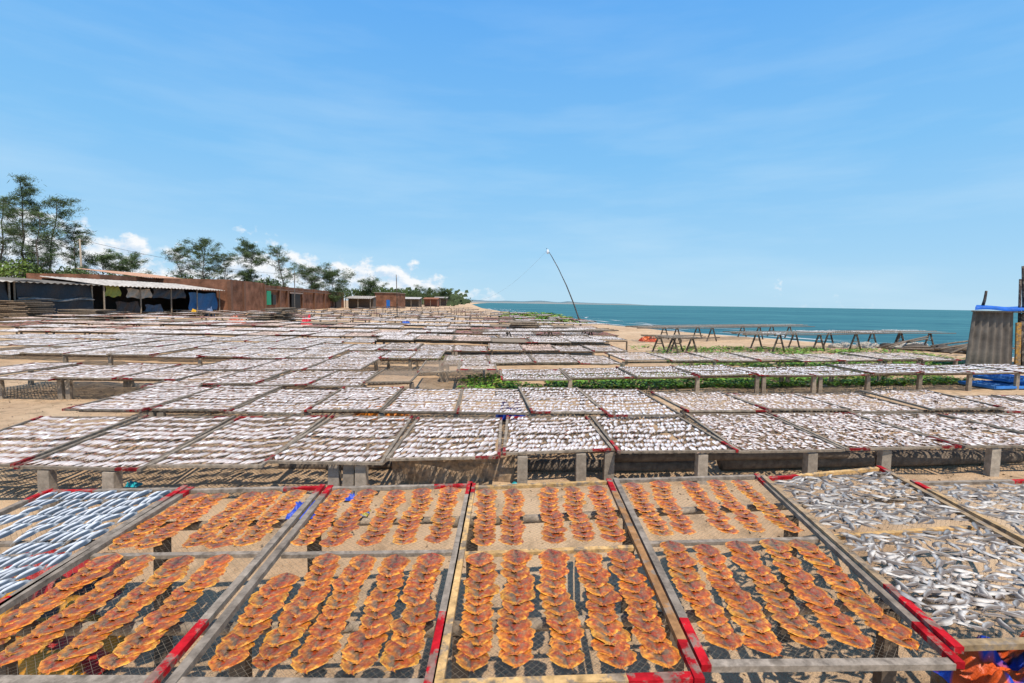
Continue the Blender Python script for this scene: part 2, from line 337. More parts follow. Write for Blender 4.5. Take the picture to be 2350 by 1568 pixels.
def put_white(ps, lod, tintbase=(1, 1, 1)):
    if not ps: return
    if lod == 1:
        for k in range(3):
            s = [p for i, p in enumerate(ps) if i % 3 == k]
            if s: B_wh.put(WT[k], [p[0] for p in s], [p[1]+(math.pi if rnd.random() < .12 else 0) for p in s], [p[2] for p in s], [np.array(tintbase)*rnd.uniform(.76, 1.1) for p in s], tilt=[rnd.uniform(-.08, .08) for p in s])
    else:
        B_wh.put(WL, [p[0] for p in ps], [p[1] for p in ps], [p[2] for p in ps], [np.array(tintbase)*rnd.uniform(.74, 1.1) for p in ps])
def pxq(z, *pts):
    zz = z if isinstance(z, (list, tuple)) else [z]*4
    return [P(x, y, k) for (x, y), k in zip(pts, zz)]
# front row ---------------------------------------------------------
ZF = .65
front = [
 ('T0', pxq(ZF, (-580, 1440), (-75, 1440), (418, 1122), (110, 1128))),
 ('T1', pxq(ZF, (-262, 1562), (352, 1562), (738, 1118), (434, 1125))),
 ('T2', pxq(ZF, (398, 1566), (985, 1570), (1078, 1113), (757, 1120))),
 ('T3', pxq(ZF, (1005, 1572), (1600, 1552), (1398, 1105), (1085, 1118))),
 ('T4', pxq(ZF, (1617, 1525), (2195, 1520), (1737, 1092), (1413, 1102))),
 ('T5', pxq(ZF+.02, (2185, 1478), (2715, 1462), (2020, 1074), (1755, 1098))),
 ('T6', pxq(ZF, (2790, 1470), (3300, 1470), (2390, 1102), (2100, 1108))),
]
flab = {'T0': 'drying tray of blue silver fish, leftmost in the front row', 'T1': 'leftmost tray of orange fish in the front row, grey rails with red paint',
 'T2': 'second tray of orange fish from the left in the front row', 'T3': 'third orange fish tray from the left, with pale yellow wooden rails',
 'T4': 'rightmost tray of orange fish in the front row, red painted near corners', 'T5': 'front row tray of scattered grey fish, just right of the orange fish',
 'T6': 'front row tray of grey fish at the right edge of the photo'}
fgrp = 'trays in the front row'
D = {}
for k, q in front:
    cols = {'T3': dict(L=YEL, N=YEL, C=YEL, F=tuple(x*.8 for x in YEL), R=lin(160, 118, 78)), 'T5': dict(L=lin(158, 134, 104), F=YEL, N=lin(170, 145, 110), C=YEL, R=lin(165, 140, 108)), 'T6': dict(L=lin(175, 145, 104))}.get(k)
    make_tray(q, flab[k], fgrp, 3, base=lin(146, 134, 120), sag=.022, cols=cols, reds=.26, netcol=(.19, .155, .11)); D[k] = q
SG = .022
names = {'T1': 'leftmost orange tray', 'T2': 'second orange tray', 'T3': 'third orange tray', 'T4': 'rightmost orange tray'}
colspec = {
 'T1': ([.15, .34, .56, .79], [.11, .26, .50, .66, .83]),
 'T2': ([.13, .31, .48, .68, .86], [.1, .27, .48, .67, .87]),
 'T3': ([.12, .30, .50, .70, .88], [.11, .28, .53, .70, .88]),
 'T4': ([.12, .30, .49, .67, .86], [.1, .26, .50, .67, .85])}
for k, (near, far) in colspec.items():
    q = D[k]
    for half, us, v0, v1 in (('near', near, .035, .475), ('far', far, .525, .965)):
        indiv = half == 'near' or k in ('T2', 'T3')
        for ci, u0 in enumerate(us):
            n = 12; drift = rnd.uniform(-.006, .006); e0 = rnd.uniform(-.008, .010); v1c = v1; wob = rnd.uniform(0, 6)
            if k == 'T2' and half == 'near' and ci == 0: v1c = .38; n = 9
            for i in range(n):
                v = v0+.03+e0+(v1c-v0-.06)*(i/(n-1))+rnd.uniform(-.003, .003); u = u0+drift*(i-5)*.3+rnd.uniform(-.009, .009)+.006*math.sin(i*.8+wob)
                p = bil(q, u, v, SG); p2 = bil(q, u, min(1, v+.05), SG); d = p2-p
                ang = math.atan2(d.y, d.x)-math.pi/2+rnd.gauss(0, .12); tilt = -R(4.6)+rnd.gauss(0, .014)+math.atan2(d.z, math.hypot(d.x, d.y))
                pos = p+Vector((0, 0, .003)); sc = rnd.uniform(.92, 1.1)*(1.04 if half == 'near' else 1.0); ti = rnd.randrange(12)
                if indiv and not (half == 'far' and i >= 7):
                    fish_obj(('o', ti), OT[ti], 'split_fish', 'orange', pos, ang, sc, tilt, rnd.gauss(0, .03),
                             '%s orange split fish from the front, %s column, %s half, %s' % (ordn(i+1), ordn(ci+1), half, names[k]), 'dried fish', 'orange split fish drying on the front trays')
                else: B_or.put(OT[ti], [pos], [ang], [sc], [np.array((1, 1, 1))*rnd.uniform(.85, 1.15)], tilt=[tilt])
# blue silver fish on T0
q = D['T0']; rows = 11
for j in range(rows):
    v = .05+.92*(j+.5)/rows
    for i in range(17):
        u = .045+.92*(i+.5+.3*(j % 2))/17.4
        if u > .955: continue
        p = bil(q, u+rnd.uniform(-.006, .006), v+rnd.uniform(-.008, .008), SG)
        X_, Y_ = topx(p)
        if X_ < -60 or Y_ > H: continue
        if rnd.random() < (.4 if (X_ < 130 and 1130 < Y_ < 1275) else .05): continue
        ti = rnd.randrange(5)
        fish_obj(('b', ti), BT[ti], 'silver_fish', 'silver', p+Vector((0, 0, .003+.005*(i % 3))), R(-8)+rnd.gauss(0, .10), rnd.uniform(.9, 1.06), rnd.gauss(0, .04), R(4),
                 'shiny blue silver fish in %s line from the front, leftmost front tray' % ordn(j+1), 'dried fish', 'blue silver fish on the leftmost front tray')
# grey fish on T5 / T6
def mess(q, n, v0, v1, cb):
    pts = []; tries = 0
    while len(pts) < n:
        u, v = rnd.uniform(.05, .95), rnd.uniform(v0, v1); tries += 1
        if noise.noise(Vector((u*2.3+7, v*4.1, 3))) < -.35 and rnd.random() < .4: continue
        if pts and min((u-a[0])**2+(2*(v-a[1]))**2 for a in pts[-90:]) < .0008 and rnd.random() < .85: continue
        pts.append((u, v))
    order = sorted(range(n), key=lambda k: pts[k][1])
    for i, kk in enumerate(order): u, v = pts[kk]; cb(i, bil(q, u, v, SG)+Vector((0, 0, .002+rnd.random()*.018)), rnd.choice([R(-60), R(-95), R(60), R(120)])+rnd.gauss(0, .5))
def gstuff(p, a): B_gr.put(GT[rnd.randrange(6)], [p], [a], [rnd.uniform(.8, 1.25)], [np.array((1, 1, 1))*rnd.uniform(.65, 1.2)], tilt=[rnd.gauss(0, .07)])
for half, v0, v1, n in (('near', .05, .47, 370), ('far', .53, .95, 370)):
    def cbk(i, p, a):
        if half == 'far' or i >= 300: return gstuff(p, a)
        ti = rnd.randrange(6)
        fish_obj(('g', ti), GT[ti], 'grey_fish', 'silver', p, a, rnd.uniform(.8, 1.25), rnd.gauss(0, .07), rnd.gauss(0, .1), 'slim grey fish strewn on the near half of the tray right of the orange fish', 'dried fish', 'grey fish on the near half of the front tray')
    mess(D['T5'], n, v0, v1, cbk)
mess(D['T6'], 600, .05, .95, lambda i, p, a: gstuff(p, a))
# ------------------------------------------------------------------ supports
def post(p, ztop, w, label, group, col=CONC, name='support_post', zb=-.08):
    mb = MB(); c = shade(col, .6, 1.05); l = rnd.uniform(-.02, .02)
    mb.beam((p[0], p[1], zb), (p[0]+l, p[1]+l, ztop), w, w*rnd.uniform(.7, 1), c, .94)
    return single(mb, name, 'conc', label, 'post', group, origin=(p[0], p[1], 0))
def pole_between(a, b, r, label, group=None, col=DGREY, name='support_pole', n=7, mat='wood', cat='pole'):
    mb = MB(); a = Vector(a); b = Vector(b); k = max(2, int((b-a).length/1.2))
    pts = [a.lerp(b, i/k)+Vector((rnd.uniform(-1, 1), rnd.uniform(-1, 1), rnd.uniform(-.6, .3)))*.012 for i in range(k+1)]
    mb.tube(pts, [r*(1-.25*i/k) for i in range(k+1)], col, n); return single(mb, name, mat, label, cat, group, origin=a, smooth=True)
for v, nm in ((.22, 'front'), (.78, 'back')):
    for (k0, k1), wh in ((('T1', 'T2'), 'left'), (('T3', 'T5'), 'right')):
        a = bil(D[k0], -.15, v)-Vector((0, 0, .085)); b = bil(D[k1], 1.1, v)-Vector((0, 0, .085))
        pole_between(a, b, .032, 'wooden pole under the %s part of the front row trays, %s side' % (nm, wh), 'poles carrying the front trays', GREY)
for i, k in enumerate(('T1', 'T2', 'T3', 'T4', 'T5')):
    for v, nm in ((.22, 'front'), (.78, 'back')):
        p = bil(D[k], .03, v); post(p, ZF-.12, .08, 'short post under the %s left corner of front row tray %s from left' % (nm, ordn(i+2)), 'posts under the front trays', DGREY, zb=-.55)
# ------------------------------------------------------------------ middle rows
FA = R(-15)
def style_fill(q, style, lod, lenm, label_front=None):
    Wd = (q[1]-q[0]).length; sag = .03
    if style == 'rows':
        ps = scatter_rows(q, None, sag, int(lenm/.195), int(Wd/.043), FA, .98)
        if label_front:
            fr = [p for p in ps if p[3] == 0]; ps = [p for p in ps if p[3] > 0]
            for p in fr:
                k = rnd.randrange(3); fish_obj(('w', k), WT[k], 'white_fish', 'white', p[0], p[1], p[2], rnd.uniform(-.08, .08), rnd.gauss(0, .05), label_front, 'dried fish', label_front.replace('white fish in ', ''))
        put_white(ps, lod)
    elif style == 'mess':
        n = int(Wd*lenm*200); ps = []
        for _ in range(n):
            u, v = rnd.uniform(.04, .96), rnd.uniform(.03, .97); ps.append((bil(q, u, v, sag)+Vector((0, 0, rnd.random()*.015)), rnd.uniform(-1.2, 1.0) if rnd.random() < .8 else rnd.uniform(0, 6), .68*rnd.uniform(.8, 1.15), 0))
        put_white(ps, lod, (.94, .89, .85))
    elif style == 'far':
        ps = scatter_rows(q, None, sag, int(lenm/.24), int(Wd/.075), FA, 1.55, z=.01); put_white(ps, 2, (1.02, .98, .95))
    elif style == 'pink':
        ps = scatter_rows(q, None, sag, int(lenm/.25), int(Wd/.078), FA, 1.5, z=.01); put_white(ps, 2, (.94, .76, .64))
    elif style == 'orange':
        ps = scatter_rows(q, None, sag, int(lenm/.3), int(Wd/.2), R(-10), 1.6, z=.01); B_or.put(OTL, [p[0] for p in ps], [p[1] for p in ps], [p[2] for p in ps], [np.array((1, 1, 1))*rnd.uniform(.8, 1.2) for p in ps])
A = [((-230, 1068), (33, 1066), (312, 957), (95, 957)), ((45, 1070), (325, 1076), (535, 957), (335, 957)), ((345, 1068), (600, 1068), (748, 955), (552, 957)), ((612, 1058), (875, 1062), (945, 957), (765, 955)),
     ((890, 1053), (1145, 1048), (1150, 960), (960, 960)), ((1157, 1040), (1405, 1030), (1345, 957), (1165, 957)), ((1420, 1036), (1690, 1034), (1545, 950), (1358, 957)), ((1697, 1036), (1935, 1032), (1758, 950), (1575, 950)),
     ((1942, 1030), (2200, 1024), (1948, 948), (1766, 949)), ((2212, 1024), (2460, 1022), (2150, 950), (1955, 949)), ((2468, 1020), (2730, 1018), (2350, 950), (2158, 951))]
ZA = .40
qa = []
for i, pts in enumerate(A):
    q = pxq(ZA+rnd.uniform(-.008, .008), *pts); qa.append(q)
    make_tray(q, '%s tray from the left in the second row, covered with white fish' % ordn(i+1), 'trays in the second row', 2, sag=.03, reds=.24)
    style_fill(q, 'rows' if i < 7 else 'mess', 1, 1.9, ('white fish in the front line of the %s tray from left, second row' % ordn(i+1)) if i < 7 else None)
k = 0
for x, y in ((95, 1072), (243, 1076), (795, 1060), (826, 1060), (762, 1058), (1200, 1042), (1336, 1034), (1400, 1030), (1615, 1036), (1868, 1032), (2038, 1028), (2290, 1024)):
    k += 1; post(P(x, y, ZA)+Vector((0, .05, 0)), ZA-.04, .12, '%s grey post from the left under the second row of trays' % ordn(k), 'posts under the second row', lin(168, 156, 140))
pole_between(qa[0][0]+Vector((0, .25, -.06)), qa[4][1]+Vector((0, .25, -.06)), .03, 'long wooden pole under the left trays of the second row', 'poles under the middle rows')
pole_between(qa[5][0]+Vector((0, .25, -.06)), qa[10][1]+Vector((0, .25, -.06)), .03, 'long wooden pole under the right trays of the second row', 'poles under the middle rows')
def rowW(pL, pR, z, n, L, style, detail, lod, rowname, posts=True, skip=0., tilt=0., start=1, dirx=-.065):
    a = P(pL[0], pL[1], z); b = P(pR[0], pR[1], z); d = Vector((dirx, 1, 0)).normalized()*L
    qs = []
    for i in range(n):
        if rnd.random() < skip: continue
        g = .012*(b-a).length/n; e = (b-a).normalized()
        zz = Vector((0, 0, rnd.uniform(-.03, .03))); j = Vector((0, rnd.uniform(-.09, .09), 0)); tw = Vector((0, rnd.uniform(-.05, .05), rnd.uniform(-.02, .02)))
        n0 = a.lerp(b, i/n)+e*g+zz+j; n1 = a.lerp(b, (i+1)/n)-e*g+zz+j+tw; dd = d+Vector((rnd.uniform(-.05, .05), rnd.uniform(-.06, .06), rnd.uniform(-.02, .03)))
        q = [n0, n1, n1+dd, n0+dd]; stl = style if isinstance(style, str) else rnd.choice(style)
        what = {'rows': 'tray of white fish', 'mess': 'tray of mixed pale fish', 'far': 'tray of white fish', 'pink': 'tray of pinkish fish', 'orange': 'tray of orange fish', 'empty': 'bare net tray'}[stl]
        make_tray(q, '%s, %s from left in %s' % (what, ordn(i+start), rowname), 'trays in '+rowname, detail, sag=.03, reds=.22)
        if stl != 'empty': style_fill(q, stl, lod, L)
        qs.append(q)
    if posts:
        k = 0
        for i in range(n+1):
            if rnd.random() < .3: continue
            for o in ((.0, .12) if rnd.random() < .3 else (0,)):
                p = a.lerp(b, min(1, max(0, (i+o)/n)))+Vector((0, .10, 0)); k += 1
                post(p, z-.05, .09 if posts == 1 else .06, '%s post from left under the front of %s' % (ordn(k), rowname), 'posts under '+rowname, CONC if posts == 1 else DGREY)
                if rnd.random() < .4:
                    p2 = p+d*.8; post(p2, z-.05, .08, 'rear post behind the %s front post under %s' % (ordn(k), rowname), 'rear posts under '+rowname, CONC)
        pole_between(a+Vector((0, .22, -.06)), b+Vector((0, .22, -.06)), .03, 'long wooden pole under the front of '+rowname, 'poles under the middle rows')
    return qs
rowW((152, 940), (1388, 947), .45, 7, 1.95, 'rows', 2, 1, 'the third row')
rowW((1395, 952), (1562, 948), .45, 1, 2.1, 'rows', 2, 1, 'the third row, right end', posts=False)
rowW((1572, 944), (2640, 940), .42, 6, 1.45, 'mess', 1, 1, 'the third row, far right')
rowW((330, 884), (830, 880), .45, 4, 1.9, 'rows', 1, 1, 'the short row behind the third')
rowW((836, 879), (945, 876), .45, 1, 1.8, 'empty', 1, 1, 'the gap beside the short row')
rowW((-150, 864), (405, 871), .47, 4, 2.2, 'rows', 1, 1, 'the fourth row, left side')
rowW((420, 848), (830, 846), .5, 3, 2.0, 'rows', 1, 1, 'the fourth row, centre left', posts=False)
rowW((1150, 868), (2450, 853), .5, 10, 1.55, 'rows', 1, 1, 'the fourth row, right side')
rowW((-60, 810), (862, 825), .5, 9, 2.1, 'rows', 1, 2, 'the fifth row, left side')
rowW((-60, 789), (862, 803), .5, 11, 2.2, 'rows', 1, 2, 'the sixth row, left side', posts=False)
rowW((-60, 774), (860, 785), .52, 12, 2.2, 'rows', 1, 2, 'the seventh row, left side', posts=False)
rowW((868, 822), (1010, 825), .5, 2, 2.0, 'rows', 1, 2, 'the fifth row, middle')
rowW((960, 852), (1140, 850), .48, 2, 1.8, ['mess', 'empty'], 1, 2, 'the fourth row, middle gap', posts=False)
rowW((1012, 835), (1430, 832), .5, 4, 2.0, 'mess', 1, 2, 'the fifth row, centre right')
rowW((1432, 829), (2200, 825), .5, 8, 2.0, 'mess', 1, 2, 'the fifth row, right side')
rowW((868, 803), (1440, 806), .5, 7, 2.1, ['mess', 'mess', 'pink'], 1, 2, 'the sixth row, middle')
# far rows
far_stuff = MB()
spec = [(18.4, 860, 1400, ['pink', 'far', 'far', 'empty']), (21.1, -30, 1440, ['far', 'far', 'far', 'pink']), (24.2, -30, 1420, ['far', 'far', 'pink', 'orange']), (27.6, -20, 1300, ['orange', 'far', 'pink', 'far']),
        (31.5, 0, 1420, ['far', 'pink', 'far', 'empty']), (36, 40, 1400, ['far', 'far', 'pink', 'orange']), (40.5, 60, 1370, None), (45, 120, 1350, None), (50, 180, 1320, None), (55, 350, 1290, None), (61, 560, 1270, None), (67, 600, 1240, None), (75, 680, 1210, None), (85, 750, 1170, None), (97, 800, 1130, None), (115, 850, 1100, None), (140, 880, 1085, None)]
names_r = ['eighth row', 'ninth row', 'tenth row', 'eleventh row', 'twelfth row', '13th row']
ri = 0
for dd, x0, x1, stl in spec:
    z = .58+rnd.uniform(-.05, .08); yL = topx((( x0-1175)/1110*dd, dd, z))[1]; yR = topx(((x1-1175)/1110*dd, dd, z))[1]
    wid = (x1-x0)/1110*dd; n = int(wid/1.35)
    if stl:
        rowW((x0, yL), (x1, yR), z, n, 2.1, stl, 0, 2, 'the '+names_r[ri], posts=(2 if dd < 30 else False), skip=.06); ri += 1
    else:
        a = P(x0, yL, z); b = P(x1, yR, z)
        for i in range(n):
            if rnd.random() < .13: continue
            n0 = a.lerp(b, (i+.03)/n)+Vector((0, 0, rnd.uniform(-.12, .12))); n1 = a.lerp(b, (i+.97)/n); n1.z = n0.z; d = Vector((-.1, 2.3, 0)); q = [n0, n1, n1+d, n0+d]; dk = shade(DGREY, .4, 1.1)
            for e, f in ((0, 1), (1, 2), (2, 3), (3, 0)): far_stuff.beam(q[e], q[f], .06, .06, dk)
            far_stuff.beam(n0, Vector((n0.x, n0.y, 0)), .1, .1, dk)
            far_stuff.add([p+Vector((0, 0, -.01)) for p in q], [(0, 1, 2, 3)], (.28, .21, .15)); style_fill(q, rnd.choice(['far', 'far', 'pink', 'orange']), 2, 2.2)
far_stuff.build('drying_trays', 'wood', None, (0, 0, 0), kind='stuff', label='distant rows of fish trays on the sand before the brick buildings', category='drying trays')
# ------------------------------------------------------------------ trestle tables on the right
def table(pL, pR, z, L, nleg, label, group, fill=.5):
    a = P(pL[0], pL[1], z); b = P(pR[0], pR[1], z); d = Vector((-.05, L, 0)); t = thing('drying_table', (a+b)/2-Vector((0, 0, z)), label, 'drying table', group)
    for s in range(5):
        mb = MB(); o = d*(s/4); k = rnd.uniform(.1, .8); mb.tube([a+o-(b-a).normalized()*k, a.lerp(b, .3)+o+Vector((0, 0, rnd.uniform(-.05, .02))), a.lerp(b, .7)+o+Vector((0, 0, rnd.uniform(-.05, .02))), b+o+(b-a).normalized()*k+Vector((0, 0, rnd.uniform(-.08, .04)))], .022, shade(DGREY, .6, 1.5), 6); mb.build('long_pole', 'wood', t)
    mb = MB(); q = [a, b, b+d, a+d]; net(mb, q, .16, .02, 0, 1, z=.025, col=(.42, .37, .30)); mb.build('net', 'net', t)
    if fill:
        ps = [p for p in scatter_rows(q, None, 0, 7, int((b-a).length/.12), R(-40), 1.5, z=.035) if noise.noise(p[0]*.6) > .45-fill*.5]
        put_white(ps, 2, (1, .97, .93))
    for i in range(nleg):
        p = a.lerp(b, (i+.5+rnd.uniform(-.15, .15))/nleg); w = .26
        for o in (Vector((0, .1, 0)), d*.9):
            mb = MB()
            for sx in (-1, 1): mb.beam(p+o+Vector((sx*w*1.1, 0, -z)), p+o+Vector((sx*w*.12, 0, -.03)), .06, .06, (.05, .042, .035))
            mb.beam(p+o+Vector((-w*.75, 0, -z*.5)), p+o+Vector((w*.75, 0, -z*.5)), .04, .04, (.05, .04, .03)); mb.build('trestle_leg', 'wood', t)
    return t
table((1725, 768), (2180, 763), .84, 2.3, 5, 'long net covered table on dark trestles, nearest the sea at the right', 'trestle tables by the sea', .6)
table((1530, 776), (1615, 776), .75, 2.0, 2, 'short net covered table on dark trestles left of the long table', 'trestle tables by the sea', 0)
table((1480, 753), (1860, 747), .85, 2.5, 4, 'farther net covered table on dark trestles behind the long table', 'trestle tables by the sea', 0)
table((1110, 762), (1400, 759), .8, 2.2, 3, 'dark legged net table near the leaning pole', 'trestle tables by the sea', .5)
B_or.build('split_fish', 'orange', kind='stuff', label='remaining orange fish on the front outer trays and distant trays', category='dried fish')
B_gr.build('grey_fish', 'silver', kind='stuff', label='grey fish strewn over the far right front trays', category='dried fish')
B_wh.build('white_fish', 'white', kind='stuff', label='masses of white dried fish covering the middle and distant trays', category='dried fish')
# ------------------------------------------------------------------ ground, sea
ys_k = [-20, 10, 26, 40, 61, 100, 212, 600, 1500, 3000, 7000]; xs_k = [44, 31, 25.5, 17.5, 11, 3, -13, -50, -100, -160, -200]
shore = lambda y: float(np.interp(y, ys_k, xs_k))
def gz(x, y):
    t = min(1, max(0, (5.1-y)/1.3)); dip = -.42*t*t*(3-2*t)  # invented hollow: sand lowered under the front trays to let light in
    return dip+.05*noise.noise(Vector((x*.5, y*.5, 0)))+.035*noise.noise(Vector((x*1.7, y*1.7, 4)))+.015*noise.noise(Vector((x*5, y*5, 9)))
def build_ground():
    off = sorted(set([-7000, -3000, -1200, -500, -250, -150, -100, -80, -65, -55]+[round(-50+.4*i, 2) for i in range(0, 145)]+[9, 12, 20, 60, 300, 1500, 7000]))
    yy = [-15+.3*i for i in range(120)]
    while yy[-1] < 7000: yy.append(yy[-1]*1.055)
    mb = MB(); vs = []
    for y in yy:
        s = shore(y)
        for o in off:
            x = s+o; z = 0
            if y < 90 and -100 < o < 9: z = gz(x, y)
            if o > -5: z -= .9*min(1, (o+5)/10)**1.1
            vs.append((x, y, z))
    m = len(off); fs = [(j*m+i, j*m+i+1, (j+1)*m+i+1, (j+1)*m+i) for j in range(len(yy)-1) for i in range(m-1)]
    mb.add(vs, fs, (.5, .4, .3)); return mb
M['sand'] = sand_mat(); M['sea'] = sea_mat()
build_ground().build('ground', 'sand', None, (0, 0, 0), smooth=True, kind='structure')
mb = MB()
sh_pts = [(shore(y)-6, y) for y in (-20, 10, 26, 40, 61, 100, 212, 600, 1500, 3000, 7000)]
vs = [(x, y, -.38) for x, y in sh_pts]+[(9000, y, -.38) for x, y in sh_pts]; n_ = len(sh_pts)
mb.add(vs, [(i, i+n_, i+1+n_, i+1) for i in range(n_-1)], (.1, .3, .35)); mb.build('sea', 'sea', None, (0, 0, 0), kind='structure')
mb = MB()
for off0, w0 in ((.6, .42), (4.0, .4), (8, .25)):
    prev = None; y = 14.
    while y < 200:
        s = shore(y); n = noise.noise(Vector((y*.09, off0, 0))); n2 = noise.noise(Vector((y*.5/(1+y*.02), off0, 5))); x = s+off0*(1+.5*n)+n2*.9; ww = w0*(1+y*.004)*max(.0, .5+1.8*noise.noise(Vector((y*.22, off0+3, 1))))
        cur = [(x, y, -.35), (x+ww, y, -.35)]
        if prev: mb.add(prev+cur, [(0, 1, 3, 2)], (.7, .72, .70))
        prev = cur; y *= 1.012
mb.build('sea_foam', 'plain', None, (0, 0, 0), kind='structure')
mb = MB()
def hl(u, v):
    x = -420+u*1560; hgt = (16*(1-u)**.6+5+6*noise.noise(Vector((u*9, 0, 0)))+9*math.exp(-((u-.42)/.05)**2)*.6+8*math.exp(-((u-.55)/.03)**2))*math.sin(math.pi*min(1, v))*min(1, (1-u)*8); return (x, 3400+v*500+u*300, -1+max(0, hgt))
mb.grid(hl, 90, 6, lambda u, v: (.09, .17, .20) if v > .3 else (.25, .27, .25)); mb.build('hills', 'leaf', None, (0, 0, 0), kind='structure')  # distance haze is mixed into the bluish hill colour
# ------------------------------------------------------------------ ground vines
def leaf_patch(mb, n, cx, cy, rx, ry, size, h, slope=0., thr=.12):
    for _ in range(n):
        for __ in range(10):
            a = rnd.uniform(0, 6.283); r = math.sqrt(rnd.random()); ox = rx*r*math.cos(a); x = cx+ox; y = cy+ry*rnd.uniform(-1, 1)+slope*ox
            if noise.noise(Vector((x*.9, y*1.3, 2)))+thr > 0: break
        z = rnd.uniform(.02, h); s = size*rnd.uniform(.6, 1.3); t = rnd.uniform(0, 6.28); ca, sa = math.cos(t), math.sin(t); tz = rnd.uniform(-.4, .4)
        g = rnd.uniform(.55, 1.45); col = (.14*g, .29*g, .034*g) if rnd.random() < .85 else (.28*g, .32*g, .05*g)
        vs = [(x+ca*s, y+sa*s, z+tz*s), (x-sa*s*.6, y+ca*s*.6, z+.3*s), (x-ca*s, y-sa*s, z-tz*s), (x+sa*s*.6, y-ca*s*.6, z+.2*s)]
        mb.add(vs, [(0, 1, 2, 3)], col)
mb = MB()
leaf_patch(mb, 13000, 6.0, 13.5, 7.6, 1.2, .06, .11, .17, .22); leaf_patch(mb, 5000, 12, 17.3, 6.5, 1.2, .065, .12, .10, .15); leaf_patch(mb, 3000, 12.5, 22, 7, 2.4, .08, .12, 0, .05); leaf_patch(mb, 1500, 3, 70, 5, 22, .3, .4)
leaf_patch(mb, 500, -2, 17.3, 3, .5, .07, .12)
mb.build('beach_vine', 'vine', None, (0, 0, 0), kind='stuff', label='green creeping beach vine covering the sand between the tray rows', category='ground cover')
# ------------------------------------------------------------------ trees
def tree(px, topy, Y, seed, crown_w, label, dens=1., base_frac=.25, lean=0., basepx=None, tone=(.085, .125, .05), kind='wispy'):
    r = random.Random(seed); top = AT(px, topy+6, Y); bx = AT(basepx if basepx is not None else px-lean, 690, Y).x; h = top.z
    t = thing('casuarina_tree', (bx, Y, 0), label, 'tree', 'trees behind the sheds')
    mb = MB(); lf = MB(); pts = []
    n = 9
    for i in range(n+1):
        f = i/n; pts.append(Vector((bx+(top.x-bx)*f**1.4+r.uniform(-.25, .25)*(0 < i < n), Y+r.uniform(-.2, .2), h*f*.97)))
    mb.tube(pts, [max(.04, .009*h*(1-.9*i/n)+.03) for i in range(n+1)], (.13, .11, .09), 6)
    nb = int(28*(.6+.4*dens))
    def clump(c, rr, m, dirv):
        for _ in range(m):
            d = Vector((r.gauss(0, 1), r.gauss(0, 1), r.gauss(0, .5))); p = c+d*rr*.6
            a = (dirv*.7+Vector((r.uniform(-.8, .8), r.uniform(-.8, .8), r.uniform(-.9, .6)))).normalized()*r.uniform(.2, .48)
            s = a.cross(Vector((r.uniform(-1, 1), r.uniform(-1, 1), r.uniform(-1, 1)))).normalized()*.032
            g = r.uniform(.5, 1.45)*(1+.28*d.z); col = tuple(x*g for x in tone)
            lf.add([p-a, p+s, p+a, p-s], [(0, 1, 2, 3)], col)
    for b in range(nb):
        f = base_frac+(1-base_frac)*(b+r.random())/nb; k = f*n; i = min(n-1, int(k)); p = pts[i].lerp(pts[i+1], k-i)
        wprof = math.sin(math.pi*min(1, (1-f)/(1-base_frac)*.8+.10))**.9
        ln = crown_w*.5*wprof*r.uniform(.4, 1.3); az = r.uniform(0, 6.283); dv = Vector((math.cos(az), math.sin(az)*.8, r.uniform(.25, .9)))
        e = p+dv*ln; md = p.lerp(e, .5)+Vector((0, 0, -.08*ln)); mb.tube([p, md, e], [.004*h*(1-f)+.025, .025, .012], (.13, .11, .09), 4)
        for s in range(4):
            c = p.lerp(e, .35+.22*s)+Vector((r.uniform(-1, 1), r.uniform(-1, 1), r.uniform(-.5, .5)))*.05*crown_w
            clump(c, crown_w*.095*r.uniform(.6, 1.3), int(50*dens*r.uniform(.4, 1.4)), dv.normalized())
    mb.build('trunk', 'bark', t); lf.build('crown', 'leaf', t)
tree(48, 398, 78, 1, 7.5, 'tallest casuarina tree at the far left of the photo', 1.2, .3, basepx=60)
tree(130, 445, 80, 2, 8, 'second tall casuarina tree from the left edge', 1.1, .25, basepx=110)
tree(5, 440, 84, 3, 7.5, 'tall casuarina tree cut by the left edge', 1.1, .2)
tree(88, 475, 76, 4, 6, 'thin casuarina tree between the two tallest ones', .7, .3)
tree(172, 505, 82, 5, 5.5, 'casuarina tree just left of the concrete utility pole', .8, .2)
tree(235, 580, 85, 6, 7.5, 'low casuarina tree right of the concrete utility pole', 1.2, .2)
tree(300, 585, 88, 7, 7, 'low casuarina tree with a gap of sky to its right', 1.1, .25)
tree(400, 562, 95, 8, 6.5, 'casuarina with bent trunk right of the sky gap', .8, .3, basepx=430)
tree(465, 545, 95, 9, 8, 'broad casuarina above the tin roofed shed', 1.2, .25, basepx=470)
tree(515, 578, 98, 10, 5.5, 'slender pale casuarina above the end of the shed', .8, .2, tone=(.11, .14, .08))
tree(578, 555, 98, 11, 7.5, 'dense casuarina above the left end of the brick wall', 1.5, .2)
tree(635, 560, 96, 12, 6, 'sparse windswept casuarina above the brick wall', .6, .35, basepx=655)
tree(715, 612, 120, 13, 9, 'rounded tree above the middle of the brick building', 1.5, .2)
tree(765, 620, 122, 14, 9, 'rounded tree above the far end of the brick building', 1.5, .2)
tree(852, 642, 150, 15, 9, 'small dark tree past the end of the brick building', 1.5, .2)
tree(940, 664, 230, 16, 10, 'tiny distant tree, left of the far group', 1.5, .1)
tree(985, 660, 250, 17, 13, 'tiny distant tree in the middle of the far group', 1.6, .1)
tree(1022, 662, 260, 18, 9, 'rightmost distant tree, nearest the beach', 1.5, .2)
